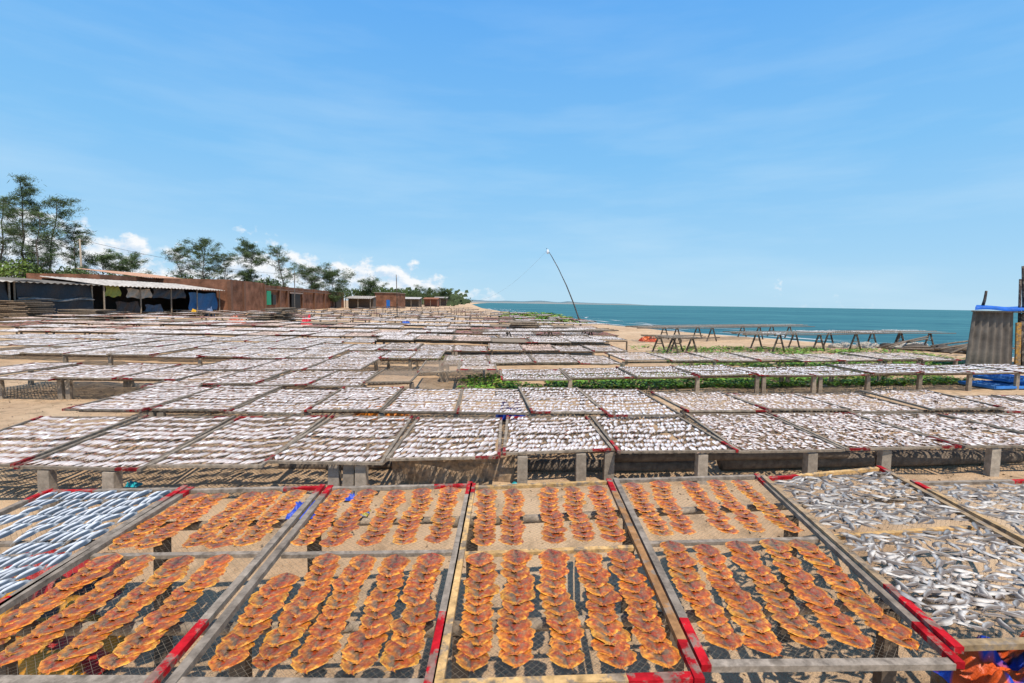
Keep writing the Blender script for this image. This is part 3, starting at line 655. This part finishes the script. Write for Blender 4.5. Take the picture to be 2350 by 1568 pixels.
def bush(px, Y, w, h, seed, label, tone):
    r = random.Random(seed); x0 = AT(px, 690, Y).x; lf = MB(); t = thing('bush', (x0, Y, 0), label, 'bush', 'bushes behind the sheds'); mb = MB()
    for k in range(int(w*3)):
        c = Vector((x0+r.uniform(-w/2, w/2), Y+r.uniform(-2, 2), h*r.uniform(.35, .9)))
        for _ in range(70):
            p = c+Vector((r.gauss(0, .55), r.gauss(0, .55), r.gauss(0, .45))); a = Vector((r.uniform(-1, 1), r.uniform(-1, 1), r.uniform(-1, 1))).normalized()*.26; s = a.cross(Vector((r.uniform(-1, 1), 1, r.uniform(-1, 1)))).normalized()*.12
            g = r.uniform(.5, 1.5); lf.add([p-a, p+s, p+a, p-s], [(0, 1, 2, 3)], tuple(q*g for q in tone))
        mb.tube([(c.x, c.y, 0), tuple(c)], .05, (.1, .08, .06), 4)
    mb.build('stem', 'bark', t); lf.build('foliage', 'leaf', t)
bush(20, 72, 8, 8, 31, 'bright green bush at the left edge behind the sheds', (.12, .18, .04))
bush(125, 74, 8, 6.8, 32, 'dark bush under the tall trees at the left', (.07, .11, .04))
bush(215, 80, 7, 6.3, 33, 'low bush behind the black tarpaulin shed', (.07, .11, .04))
bush(290, 82, 6, 6, 34, 'low bush at the right end of the left thicket', (.07, .11, .04))
bush(430, 92, 9, 6.3, 37, 'low bush under the trees above the tin roof', (.07, .11, .04))
bush(590, 95, 9, 6.2, 38, 'low bush behind the left end of the brick wall', (.07, .11, .04))
bush(820, 150, 12, 6, 35, 'green bush past the brick building roofline', (.07, .11, .04))
bush(895, 185, 14, 7, 36, 'distant green bush over the small brick hut', (.08, .12, .04))
mb = MB()
for k in range(110):
    y = rnd.uniform(230, 900); x = shore(y)-rnd.uniform(12, 60); 
    for _ in range(50):
        p = Vector((x+rnd.gauss(0, 3), y+rnd.gauss(0, 3), abs(rnd.gauss(3.5, 2.2)))); a = rnd.uniform(.6, 1.4); g = rnd.uniform(.6, 1.3); mb.add([p+Vector((-a, 0, -a*.5)), p+Vector((a, 0, -a*.4)), p+Vector((a*.5, .3, a)), p+Vector((-a*.6, .2, a*.8))], [(0, 1, 2, 3)], (.07*g, .10*g, .045*g))
mb.build('coastal_wood', 'leaf', None, (0, 0, 0), kind='stuff', label='far off line of low trees along the coast', category='trees')
# ------------------------------------------------------------------ sheds and buildings
def corr(mb, p00, p10, p11, p01, waves, amp, col, nv=1):
    p00, p10, p11, p01 = map(Vector, (p00, p10, p11, p01)); nrm = (p10-p00).cross(p01-p00).normalized()
    nu = waves*6
    mb.grid(lambda u, v: p00.lerp(p10, u).lerp(p01.lerp(p11, u), v)+nrm*amp*math.sin(u*waves*2*math.pi), nu, nv, col)
def shed(name, y0, y1, xf, xb, zf, zb, label, roofcol, wallcol, items):
    t = thing(name, (xf, (y0+y1)/2, 0), label, 'shed')
    mb = MB(); corr(mb, (xf+.6, y0-.3, zf-.1), (xf+.6, y1+.3, zf-.1), (xb, y1+.3, zb), (xb, y0-.3, zb), int((y1-y0)*2), .05, roofcol, 4); mb.build('roof', 'roof', t, smooth=True)
    n = max(2, int((y1-y0)/4)+1)
    for i in range(n):
        mb = MB(); y = y0+(y1-y0)*i/(n-1); mb.tube([(xf, y, 0), (xf+.05, y, zf-.05)], .07, shade(GREY, .8, 1.2), 6); mb.build('post', 'wood', t)
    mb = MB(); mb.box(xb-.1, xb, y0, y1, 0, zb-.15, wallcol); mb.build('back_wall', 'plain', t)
    mb = MB(); mb.box(xb, xf-.3, y1-.1, y1, 0, zf-.2, wallcol); mb.build('side_wall', 'plain', t)
    for (nm, ya, yb, za, zb_, dx, col) in items:
        mb = MB(); mb.grid(lambda u, v: (xf+dx+.12*math.sin(u*17+v*5)*(v < .95), ya+(yb-ya)*u, zb_+(za-zb_)*v+.08*math.sin(u*9)), 14, 6, col); mb.build(nm, 'cloth', t, smooth=True)
    return t
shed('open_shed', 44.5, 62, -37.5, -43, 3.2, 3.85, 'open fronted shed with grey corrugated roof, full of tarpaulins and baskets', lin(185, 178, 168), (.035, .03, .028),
     [('striped_tarp', 44.8, 46.5, 2.1, 3.1, -.1, lin(150, 150, 60)), ('white_board', 47.3, 50.5, 2.0, 2.9, -.1, lin(176, 160, 140)), ('blue_tarp', 56.5, 61.8, .6, 2.7, -.2, lin(36, 92, 140)), ('dark_tarp', 51, 56, 2.0, 3.0, -.3, (.03, .03, .04)), ('brown_cloth', 47, 50, .2, 1.6, -1., lin(70, 55, 48)), ('grey_tarp', 51, 53.5, .3, 1.3, -1.2, lin(90, 95, 110))])
shed('tarp_shed', 37, 43.8, -38, -44, 3.2, 3.6, 'low shed wrapped in black tarpaulin left of the open shed', lin(120, 114, 104), (.02, .02, .022),
     [('black_tarp', 37, 43.7, .1, 3.2, .08, (.014, .016, .024)), ('grey_tarp_strip', 37, 43.7, 1.7, 1.9, .22, (.2, .2, .2))])
shed('lean_to_shed', 31, 36.6, -38, -43, 3.2, 3.6, 'lean-to with pale corrugated roof at the far left edge', lin(175, 168, 156), (.05, .045, .04), [('dark_sheet', 31, 36.5, .2, 3.0, 0, (.03, .03, .035))])
ax, ay, bx, by = -36.6, 63., -48., 138.; mslope = (bx-ax)/(by-ay)
def wp(px): 
    k = (px-1175)/1110; y = (ax-mslope*ay)/(k-mslope); return Vector((k*y, y, 0))
t = thing('brick_building', ((ax+bx)/2, (ay+by)/2, 0), 'long roofless red brick building with dark doorway beyond the open shed', 'building')
a, b = Vector((ax, ay, 0)), Vector((bx, by, 0)); back = Vector((-9, -1.4, 0)); m1 = wp(608)
mb = MB(); mb.slab([a, m1, m1+back, a+back], 0, 4.55, (1, 1, 1)); mb.build('wall', 'brick', t)
mb = MB(); n_ = Vector((-.25, 0, 0)); mb.slab([m1+n_, b+n_, b+back, m1+back], 0, 4.3, (1, 1, 1)); mb.build('wall', 'brick', t)
for px in (530, 560, 608, 642, 660, 694, 722, 745, 766, 787):
    p = wp(px); mb = MB(); mb.box(p.x-.3, p.x+.18, p.y-.22, p.y+.22, 0, 4.35, lin(112, 80, 62)); mb.build('pilaster', 'plain', t)
mb = MB(); mb.beam(m1+Vector((.0, 0, 3.7)), b+Vector((.0, 0, 3.7)), .3, .22, lin(116, 86, 68)); mb.build('tie_beam', 'plain', t)
for x0, x1, z1, nm, col in ((668, 688, 3.2, 'doorway', (.006, .006, .006)), (770, 782, 3.1, 'doorway', (.03, .03, .03)), (612, 621, 3.4, 'green_curtain', lin(30, 150, 110)), (625, 632, 2.8, 'window_opening', (.02, .02, .02))):  # doorways and window are solid dark slabs, inner shade put in as colour
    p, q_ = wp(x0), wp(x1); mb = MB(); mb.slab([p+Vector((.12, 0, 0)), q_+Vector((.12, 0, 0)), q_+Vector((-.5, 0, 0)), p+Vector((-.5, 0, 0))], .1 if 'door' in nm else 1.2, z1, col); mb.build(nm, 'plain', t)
mb = MB(); mb.beam(wp(664)+Vector((.2, 0, 3.3)), wp(692)+Vector((.2, 0, 3.3)), .16, .25, lin(150, 130, 118)); mb.build('lintel', 'plain', t)
t = thing('brick_building', (-46, 60, 0), 'brick building with pinkish tin roof rising behind the open shed', 'building')
mb = MB(); mb.box(-53, -45, 53, 68, 0, 4.5, (1, 1, 1)); mb.build('wall', 'brick', t)
mb = MB(); corr(mb, (-44.3, 58, 4.52), (-44.3, 68.5, 4.52), (-52, 68.5, 5.4), (-52, 58, 5.4), 30, .05, lin(190, 150, 124), 2); mb.build('roof', 'roof', t, smooth=True)
t = thing('brick_hut', (-36.5, 145, 0), 'small distant brick hut with blue door right of the long building', 'building')
mb = MB(); mb.box(-39.7, -33.2, 140, 150, 0, 4.4, (1, 1, 1)); mb.build('wall', 'brick', t)
mb = MB(); mb.box(-36.4, -35.4, 139.9, 140.1, 0, 2.4, lin(30, 100, 180)); mb.build('door', 'plain', t)
mb = MB(); mb.box(-40, -33, 139.7, 150.3, 4.4, 4.55, lin(150, 140, 130)); mb.build('roof', 'plain', t)
for i, (x0, x1, y, zf, lab) in enumerate(((-42.3, -35.5, 122, 2.6, 'small tin roofed shed at the far end of the brick wall'), (-40.5, -34, 178, 3.0, 'far white roofed shed past the small brick hut'), (-38, -31.5, 205, 3.2, 'farther low shed with rusty roof behind the tray rows'), (-40, -33, 245, 4., 'farthest grey roofed shed before the distant trees'))):
    t = thing('tin_shed', ((x0+x1)/2, y, 0), lab, 'shed', 'distant sheds')
    mb = MB(); corr(mb, (x0, y-.4, zf), (x1, y-.4, zf), (x1, y+5, zf+.7), (x0, y+5, zf+.7), 14, .06, [lin(165, 158, 148), lin(185, 180, 175), lin(150, 104, 80), lin(160, 155, 150)][i], 1); mb.build('roof', 'roof', t)
    mb = MB(); mb.box(x0+.2, x1-.2, y+2.5, y+4.8, 0, zf+.3, (.09, .07, .055) if i != 2 else (.2, .08, .05)); mb.build('wall', 'plain', t)
    for x in (x0+.3, (x0+x1)/2, x1-.3): mb = MB(); mb.tube([(x, y, 0), (x, y, zf)], .08, GREY, 5); mb.build('post', 'wood', t)
# ------------------------------------------------------------------ stacks of spare trays
def stack(px, Y, n, wx, label, z0=0.):
    x0 = AT(px, 700, Y).x; first = None
    for i in range(n):
        if first is None:
            mb = MB(); L = 1.0
            for a, b in (((-wx, -L, 0), (wx, -L, 0)), ((-wx, L, 0), (wx, L, 0))): mb.beam(a, b, .07, .07, lin(150, 132, 112))
            for x in (-wx, 0, wx): mb.beam((x, -L, 0), (x, L, 0), .07, .06, lin(110, 98, 84))
            mb.add([(-wx, -L, .01), (wx, -L, .01), (wx, L, .01), (-wx, L, .01)], [(0, 1, 2, 3)], (.25, .2, .15))
            o = mb.build('spare_tray', 'wood', None, (0, 0, 0)); first = o
        else: o = first.copy(); C.objects.link(o)
        o.location = (x0+rnd.uniform(-.12, .12), Y+rnd.uniform(-.1, .1), z0+.06+.115*i); o.rotation_euler = (rnd.gauss(0, .012), rnd.gauss(0, .012), rnd.gauss(0, .05))
        o['label'] = label; o['category'] = 'tray'; o['group'] = label.replace('spare wooden tray in', 'spare trays in')
stack(25, 36.5, 15, 1.3, 'spare wooden tray in the left half of the pile at the left edge')
stack(72, 36.5, 14, .7, 'spare wooden tray in the right half of the pile at the left edge')
stack(200, 40, 9, 1.5, 'spare wooden tray in the low pile before the black shed')
stack(612, 35, 10, .8, 'spare wooden tray in the left pile before the brick wall')
stack(646, 35.6, 13, .6, 'spare wooden tray in the taller right pile before the brick wall')
stack(1203, 29, 6, .8, 'spare wooden tray in the pile left of the leaning pole', .35)
# ------------------------------------------------------------------ poles and wires
t = thing('lamp_pole', AT(1332, 745, 46), 'thin dark pole leaning left with a bulb at its tip', 'pole'); t.location.z = 0
mb = MB(); pts = [AT(x, y, 46) for x, y in ((1333, 752), (1328, 730), (1316, 695), (1300, 655), (1281, 615), (1266, 588), (1254, 569))]; pts[0].z = -.1
mb.tube(pts, [.07, .065, .06, .05, .042, .033, .022], (.05, .045, .05), 7); mb.build('shaft', 'wood', t, smooth=True)
mb = MB(); c = AT(1257, 577, 46); mb.tube([c+Vector((0, 0, .2)), c+Vector((0, 0, .1)), c, c+Vector((0, 0, -.16)), c+Vector((0, 0, -.22))], [.04, .08, .13, .1, .03], (.8, .82, .85), 9); mb.build('bulb', 'plain', t, smooth=True)
def wire(p, q_, sagm, label, r=.018, col=(.12, .12, .13)):
    mb = MB(); p, q_ = Vector(p), Vector(q_); mb.tube([p.lerp(q_, i/14)-Vector((0, 0, sagm*4*(i/14)*(1-i/14))) for i in range(15)], r, col, 4); single(mb, 'wire', 'plain', label, 'wire', origin=p)
wire(AT(1256, 574, 46), AT(1085, 690, 75), 1.2, 'thin sagging wire from the tip of the leaning pole', .008, (.4, .45, .5))
pole_between(AT(912, 728, 30)*1, AT(909, 630, 30), .03, 'straight thin dark pole standing among the distant trays', None, (.04, .035, .03))
t = thing('utility_pole', (AT(183, 640, 75).x, 75, 0), 'concrete utility pole in front of the trees at the left', 'pole')
mb = MB(); c = AT(183, 548, 75); mb.tube([(c.x, 75, 0), c], [.18, .11], CONC, 8); mb.build('shaft', 'conc', t, smooth=True)
mb = MB(); mb.beam(c+Vector((-.5, 0, -.3)), c+Vector((.5, 0, -.3)), .08, .08, DGREY); mb.build('crossarm', 'conc', t)
wire(c+Vector((.5, 0, -.2)), AT(640, 628, 110), .8, 'power line running right from the concrete utility pole', .025)
wire(c+Vector((-.5, 0, -.2)), AT(-60, 540, 70), .4, 'power line running left from the concrete utility pole', .025)
pole_between((AT(676, 700, 70).x, 70, 0), AT(676, 622, 70), .07, 'plain post rising above the brick wall near the doorway', None, (.12, .11, .1))
# ------------------------------------------------------------------ right hut
Y0 = 17.; t = thing('corrugated_hut', (17.8, Y0+1, 0), 'grey corrugated cement hut with blue tarpaulin top at the right edge', 'hut')
p0, p1, p2, p3 = AT(2213, 850, Y0), AT(2322, 850, Y0), AT(2326, 714, Y0), AT(2234, 714, Y0)
p0.z = p1.z = -.02
mb = MB(); corr(mb, p0, p1, p2, p3, 6, .045, lin(112, 105, 97), 6); mb.build('front_panel', 'roof', t, smooth=True)
mb = MB(); bk = Vector((2.5, 2.4, 0)); corr(mb, p0+bk, p0, p3, p3+bk, 8, .035, lin(110, 103, 97), 4); mb.build('side_panel', 'roof', t, smooth=True)
mb = MB(); mb.beam(AT(2331, 850, Y0)+Vector((0, -.05, 0)), AT(2334, 740, Y0)+Vector((0, -.05, 0)), .17, .05, lin(176, 134, 70)); mb.build('yellow_plank', 'wood', t)
mb = MB(); mb.beam(AT(2350, 852, Y0), AT(2346, 735, Y0), .2, .1, (.06, .05, .045)); mb.build('dark_plank', 'wood', t)
mb = MB(); mb.box(p1.x+.25, p1.x+2.5, Y0+.1, Y0+.2, 0, 2.0, (.09, .08, .075)); mb.build('back_wall', 'wood', t)
a0 = AT(2230, 711, Y0-.1)
mb = MB()
def tarp(u, v):
    if v < .12: return (a0.x+u*3.4, Y0-.22, a0.z-.0+.10*v/.12+.025*math.sin(u*13))
    w_ = (v-.12)/.88; return (a0.x+u*3.4+w_*2.4, Y0-.22+w_*2.4, a0.z+.10+.03*math.sin(u*9+w_*4)+.06*math.sin(math.pi*w_))
mb.grid(tarp, 24, 9, lin(28, 96, 190)); mb.build('tarpaulin', 'cloth', t, smooth=True)
mb = MB(); mb.beam((a0.x, Y0-.12, a0.z-.04), (a0.x+3.5, Y0-.12, a0.z-.06), .06, .05, lin(140, 130, 115)); mb.build('roof_batten', 'wood', t)
for (x0, y0, x1, y1, r, lab) in ((2254, 708, 2264, 667, .05, 'short rusty stake sticking up from the hut roof'), (2336, 850, 2343, 640, .05, 'tall dark stake at the right edge beside the hut'), (2352, 850, 2349, 610, .07, 'tallest dark stake cut by the right edge')):
    pole_between(AT(x0, y0, Y0+.3), AT(x1, y1, Y0+.3), r, lab, None, (.06, .045, .04))
for i, (x, y, an) in enumerate(((13.3, 13.1, .15), (14.6, 13.35, -.1), (14.2, 13.8, .3))):
    mb = MB(); ca, sa = math.cos(an), math.sin(an); z = .07+.05*i; rot = lambda u, v: (x+u*ca-v*sa, y+u*sa+v*ca)
    pts = [rot(-.7, -.45), rot(.7, -.45), rot(.7, .45), rot(-.7, .45)]; mb.slab(pts, z-.03, z, lin(120, 170, 215))
    for k in range(4): mb.beam((*pts[k], z+.02), (*pts[(k+1) % 4], z+.02), .05, .06, lin(60, 130, 210))
    for k in range(1, 5): mb.beam((*rot(-.7+.28*k, -.42), z+.012), (*rot(-.7+.28*k, .42), z+.012), .03, .02, lin(80, 145, 215))
    single(mb, 'plastic_tray', 'plain', ['blue plastic tray on the sand, leftmost of the three by the hut', 'blue plastic tray on the sand, rightmost of the three by the hut', 'blue plastic tray lying on top of the others by the hut'][i], 'plastic tray', 'blue plastic trays')
for i in range(12):
    x, y = rnd.uniform(19.3, 22.5), rnd.uniform(22, 25); a = rnd.uniform(-.5, .6); L = rnd.uniform(.8, 1.6)
    pole_between((x-L*math.cos(a), y-L*math.sin(a), .1+.05*(i % 5)), (x+L*math.cos(a), y+L*math.sin(a), .15+.12*(i % 6)), .05, 'grey driftwood branch in the heap left of the corrugated hut', 'driftwood heap', lin(120, 110, 98), name='driftwood', cat='driftwood')
for i in range(14):
    dark = i >= 7
    x, y, s = (17+i*.9 if not dark else 20+(i-7)*.75)+rnd.uniform(-.3, .3), (26 if not dark else 24.5)+rnd.uniform(-1, 1), rnd.uniform(.25, .5); mb = MB(); seed = i*3.3
    def rk(u, v):
        th, ph = u*2*math.pi, v*math.pi; d = Vector((math.cos(th)*math.sin(ph), math.sin(th)*math.sin(ph), math.cos(ph))); k = s*(1+.35*noise.noise(d*1.5+Vector((seed, 0, 0)))); return (x+d.x*k*1.3, y+d.y*k, d.z*k*.7+.05)
    mb.grid(rk, 12, 8, lin(190, 184, 172) if not dark else lin(88, 82, 76)); single(mb, 'rock', 'conc', ('pale rock at the water edge behind the driftwood, %s from left' % ordn(i+1)) if not dark else ('dark rock at the shoreline near the hut, %s from left' % ordn(i-6)), 'rock', 'rocks at the water edge')
# ------------------------------------------------------------------ clutter
def cloth(cx, cy, w, d, h, cols, label, seed, cat='tarpaulin', name='tarpaulin', rot=0., z0=.0):
    mb = MB(); nu, nv = 26, 20; ca, sa = math.cos(rot), math.sin(rot)
    def fn(u, v):
        X0, Y0_ = (u-.5)*w, (v-.5)*d; n = noise.noise(Vector((u*3.5+seed, v*3.5, 0)))+.5*noise.noise(Vector((u*9, v*9+seed, 3)))
        e = min(1, 5*min(u, 1-u, v, 1-v)); X0 *= 1+.15*noise.noise(Vector((v*5, seed, 0))); return (cx+X0*ca-Y0_*sa, cy+X0*sa+Y0_*ca, z0+.02+max(.0, h*(.6+.7*n))*e)
    def cf(u, v): return cols[int((noise.noise(Vector((u*2.2+seed*2, v*2.2, 7)))+.5)*len(cols)*.999) % len(cols)]
    mb.grid(fn, nu, nv, cf); single(mb, name, 'cloth', label, cat, None, origin=(cx, cy, z0), smooth=True)
g = lambda px, py, z=0: P(px, py, z)
GZ = -.42
p = g(2300, 1540, .15); cloth(p.x+.08, p.y, .6, .45, .25, [lin(222, 92, 34), lin(26, 80, 200), lin(222, 92, 34), lin(20, 60, 170), lin(12, 20, 60)], 'crumpled orange and blue sheet in the bottom right corner', 2, z0=.0)
mb = MB(); mb.box(p.x-.2, p.x+.36, p.y-.2, p.y+.2, GZ-.05, .012, lin(120, 96, 70)); single(mb, 'crate', 'wood', 'brown wooden crate under the orange and blue sheet, bottom right corner', 'crate')
p = g(150, 1330, -.3); cloth(p.x-.1, p.y, 1.2, 1.0, .3, [lin(160, 30, 24), lin(200, 140, 30), lin(60, 40, 30)], 'red and yellow sheet under the leftmost orange fish tray', 4, z0=GZ)
p = g(120, 1480, -.3); cloth(p.x, p.y, .9, .6, .3, [lin(190, 130, 30), lin(150, 30, 24)], 'yellow sheet under the bottom left corner', 5, z0=GZ)
p = g(820, 1145, -.05); cloth(p.x, p.y, .2, .3, .12, [lin(20, 70, 190)], 'blue plastic bag seen through the second orange tray, upper one', 6, 'bag', 'plastic_bag', z0=gz(p.x, p.y)-.02)
p = g(700, 1240, -.35); cloth(p.x, p.y, .25, .35, .15, [lin(20, 70, 190)], 'blue plastic bag seen through the second orange tray, lower left', 7, 'bag', 'plastic_bag', z0=gz(p.x, p.y)-.02)
p = g(820, 1250, -.38); cloth(p.x, p.y, .25, .15, .06, [lin(20, 80, 170), lin(160, 150, 60)], 'blue and yellow bag under the second orange tray', 8, 'bag', 'plastic_bag', z0=gz(p.x, p.y)-.02)
p = g(872, 958); cloth(p.x, p.y, 1.0, .5, .25, [lin(226, 130, 24)], 'orange tarpaulin on the sand between second and third rows', 9)
p = g(1172, 960); cloth(p.x, p.y, .55, .4, .28, [lin(24, 70, 190)], 'blue tarpaulin on the sand between second and third rows', 10)
p = g(1487, 784); cloth(p.x, p.y, 1.0, .6, .35, [lin(222, 100, 30), lin(190, 70, 30)], 'orange sheet heaped beside the short trestle table', 11)
p = g(307, 1118); cloth(p.x, p.y, .14, .1, .05, [lin(40, 170, 180)], 'turquoise scrap of plastic on the sand below the second row, left', 12, 'litter', 'plastic_scrap')
p = g(1185, 1118); cloth(p.x, p.y, .12, .1, .05, [lin(40, 170, 180)], 'turquoise scrap of plastic below the board under the second row', 13, 'litter', 'plastic_scrap')
for i, (px, Y, w, h, col, lab) in enumerate(((703, 40, .7, .8, lin(200, 40, 60), 'small red sheet heap before the brick building doorway'), (442, 52, 1.2, .8, lin(215, 165, 20), 'yellow sheet heap before the open shed'), (540, 40, 1.5, .6, lin(190, 105, 80), 'salmon coloured sheet heap right of the open shed'), (290, 52, .9, 1.2, lin(40, 80, 150), 'blue sheet heap inside the open shed'), (480, 57, 1., 1.0, lin(110, 130, 160), 'pale blue sheet heap at the right end of the open shed'), (930, 45, .8, .5, lin(40, 90, 180), 'small blue sheet heap among the distant trays'))):
    q_ = AT(px, 700, Y); cloth(q_.x, Y, w, .8, h, [col], lab, 20+i)
mb = MB(); a = g(893, 1122, 0); b = g(1180, 1116, 0); a.y += .12; b.y += .12
mb.grid(lambda u, v: (a.x+(b.x-a.x)*u, a.y+(b.y-a.y)*u+.03*math.sin(u*11+v*3), -.04+v*.35+.015*math.sin(u*20)), 20, 5, lin(158, 134, 108)); single(mb, 'board', 'wood', 'weathered sheet board propped under the middle of the second row', 'board')
for i, (x0, y0, x1, y1, r, z) in enumerate(((1195, 1100, 1640, 1098, .09, .06), (1690, 1085, 2060, 1082, .12, .1), (2080, 1080, 2420, 1072, .11, .1), (1420, 1075, 2000, 1068, .07, .22), (600, 1098, 880, 1094, .06, .05))):
    p, q_ = P(x0, y0, z), P(x1, y1, z); p.y += .45; q_.y += .45
    pole_between(p, q_, r, '%s dark concrete pipe lying beneath the second row of trays' % ordn(i+1), 'pipes beneath the second row', lin(118, 106, 94), name='concrete_pipe', n=10, mat='conc', cat='pipe')
mb = MB()
for _ in range(6000):
    y = rnd.uniform(1.5, 12); x = rnd.uniform(-1.15, 1.15)*y; s = rnd.uniform(.005, .022); a = rnd.uniform(0, 3.14); z = .006+gz(x, y); g_ = rnd.uniform(.4, 1.6)
    mb.add([(x+s*math.cos(a), y+s*math.sin(a), z), (x-s*.4*math.sin(a), y+s*.4*math.cos(a), z+s*.5), (x-s*math.cos(a), y-s*math.sin(a), z), (x+s*.4*math.sin(a), y-s*.4*math.cos(a), z-.01)], [(0, 1, 2, 3)], (.24*g_, .17*g_, .11*g_))
mb.build('sand_litter', 'plain', None, (0, 0, 0), kind='stuff', label='scattered dark bits of shell and fish scrap on the sand', category='litter')
# ------------------------------------------------------------------ light
SE, SA = R(63), R(150)
sd = Vector((math.sin(SA)*math.cos(SE), math.cos(SA)*math.cos(SE), math.sin(SE)))
sl = bpy.data.lights.new('sun', 'SUN'); sl.energy = 5.0; sl.angle = R(.5); sl.color = (1, .89, .75); so = bpy.data.objects.new('sun', sl); C.objects.link(so); so.rotation_euler = sd.to_track_quat('Z', 'Y').to_euler()
w = bpy.data.worlds.new('World'); bpy.context.scene.world = w; w.use_nodes = True; nt = w.node_tree; L = nt.links; bg = nt.nodes['Background']; bg.inputs['Strength'].default_value = .1
sky = nn(nt, 'ShaderNodeTexSky', sky_type='NISHITA'); sky.sun_disc = False; sky.sun_elevation = SE; sky.sun_rotation = SA; sky.air_density = 1.; sky.dust_density = .6; sky.ozone_density = 2.
tc = nn(nt, 'ShaderNodeTexCoord'); sp = nn(nt, 'ShaderNodeSeparateXYZ'); L.new(tc.outputs['Generated'], sp.inputs[0])
def mt(op, *a, clamp=False):
    n = nn(nt, 'ShaderNodeMath', operation=op); n.use_clamp = clamp
    for i, v in enumerate(a):
        if isinstance(v, (int, float)): n.inputs[i].default_value = v
        else: L.new(v, n.inputs[i])
    return n.outputs[0]
az = mt('ARCTAN2', sp.outputs[0], sp.outputs[1]); el = mt('ARCSINE', sp.outputs[2])
prof = [(-1.4, .05), (-.9, .11), (-.8, .125), (-.72, .12), (-.66, .10), (-.60, .075), (-.55, .075), (-.51, .105), (-.45, .108), (-.41, .09), (-.37, .08), (-.30, .094), (-.255, .08), (-.20, .08), (-.165, .058), (-.12, .034), (-.05, .018), (.03, -.005), (.06, .01), (.08, -.02), (.47, -.02), (.50, .036), (.53, -.01), (.62, .012), (.66, -.02), (1.4, -.02)]
r = nn(nt, 'ShaderNodeFloatCurve'); cu = r.mapping.curves[0]
tox = lambda a: (a+1.5)/3; toy = lambda v: (v+.1)/.4
cu.points[0].location = (0, toy(.03)); cu.points[1].location = (1, toy(-.02))
for a_, v_ in prof: cu.points.new(tox(a_), toy(v_))
for p_ in cu.points: p_.handle_type = 'VECTOR'
r.mapping.update()
L.new(mt('DIVIDE', mt('ADD', az, 1.5), 3.), r.inputs[1]); topv = mt('SUBTRACT', mt('MULTIPLY', r.outputs[0], .4), .1)
cv = nn(nt, 'ShaderNodeCombineXYZ'); L.new(az, cv.inputs[0]); L.new(mt('MULTIPLY', el, 1.35), cv.inputs[1])
def noi(vec, s, d, rg=.6):
    n = nn(nt, 'ShaderNodeTexNoise'); n.inputs['Scale'].default_value = s; n.inputs['Detail'].default_value = d; n.inputs['Roughness'].default_value = rg; L.new(vec, n.inputs[0]); return n.outputs[0]
n1 = noi(cv.outputs[0], 21, 9, .58)
sh = nn(nt, 'ShaderNodeVectorMath', operation='ADD'); sh.inputs[1].default_value = (.006, .012, 0); L.new(cv.outputs[0], sh.inputs[0]); n2 = noi(sh.outputs[0], 21, 9, .58)
dens = mt('ADD', mt('DIVIDE', mt('SUBTRACT', topv, el), .022), mt('MULTIPLY', mt('SUBTRACT', n1, .53), 9.))
mask = mt('MULTIPLY', dens, .85, clamp=True)
low = mt('MULTIPLY', mt('ADD', el, .0), 30., clamp=True)
mask = mt('MULTIPLY', mask, mt('MULTIPLY_ADD', low, .6, .35))
lit = mt('ADD', mt('MULTIPLY', mt('SUBTRACT', n1, n2), 5.), .6, clamp=True)
cc = nn(nt, 'ShaderNodeMixRGB'); cc.inputs[1].default_value = (6.0, 7.5, 9.2, 1); cc.inputs[2].default_value = (9.8, 9.9, 10., 1); L.new(lit, cc.inputs[0])
wv = nn(nt, 'ShaderNodeMapping'); wv.inputs['Scale'].default_value = (1.2, 5, 1); wv.inputs['Rotation'].default_value = (0, 0, R(14)); L.new(cv.outputs[0], wv.inputs[0]); nw = noi(wv.outputs[0], 1.7, 7, .55)
wm = mt('MULTIPLY', mt('SUBTRACT', nw, .44), 1.3, clamp=True); fade = mt('MULTIPLY', mt('SUBTRACT', .72, el), 1.4, clamp=True); wm = mt('MULTIPLY', wm, fade)
gr = nn(nt, 'ShaderNodeValToRGB'); e_ = gr.color_ramp.elements; e_[0].position = 0; e_[0].color = (.50, .76, .95, 1); e_[1].position = 1; e_[1].color = (.07, .24, .60, 1)
for pz, cz in ((.10, (.37, .68, .96, 1)), (.28, (.235, .58, .97, 1)), (.55, (.135, .45, .96, 1)), (.7, (.095, .34, .82, 1))):
    n_e = e_.new(pz); n_e.color = cz
L.new(mt('DIVIDE', el, .95, clamp=True), gr.inputs[0])
gs = nn(nt, 'ShaderNodeVectorMath', operation='SCALE'); gs.inputs['Scale'].default_value = 10.; L.new(gr.outputs[0], gs.inputs[0])
m0_ = nn(nt, 'ShaderNodeMixRGB'); m0_.inputs[0].default_value = .9; L.new(sky.outputs[0], m0_.inputs[1]); L.new(gs.outputs[0], m0_.inputs[2])
m1_ = nn(nt, 'ShaderNodeMixRGB'); m1_.inputs[2].default_value = (7., 8.8, 9.9, 1); L.new(wm, m1_.inputs[0]); L.new(m0_.outputs[0], m1_.inputs[1])
m2_ = nn(nt, 'ShaderNodeMixRGB'); L.new(mask, m2_.inputs[0]); L.new(m1_.outputs[0], m2_.inputs[1]); L.new(cc.outputs[0], m2_.inputs[2])
L.new(m2_.outputs[0], bg.inputs[0])
sc = bpy.context.scene; sc.view_settings.view_transform = 'Standard'; sc.view_settings.look = 'None'; sc.view_settings.exposure = 0
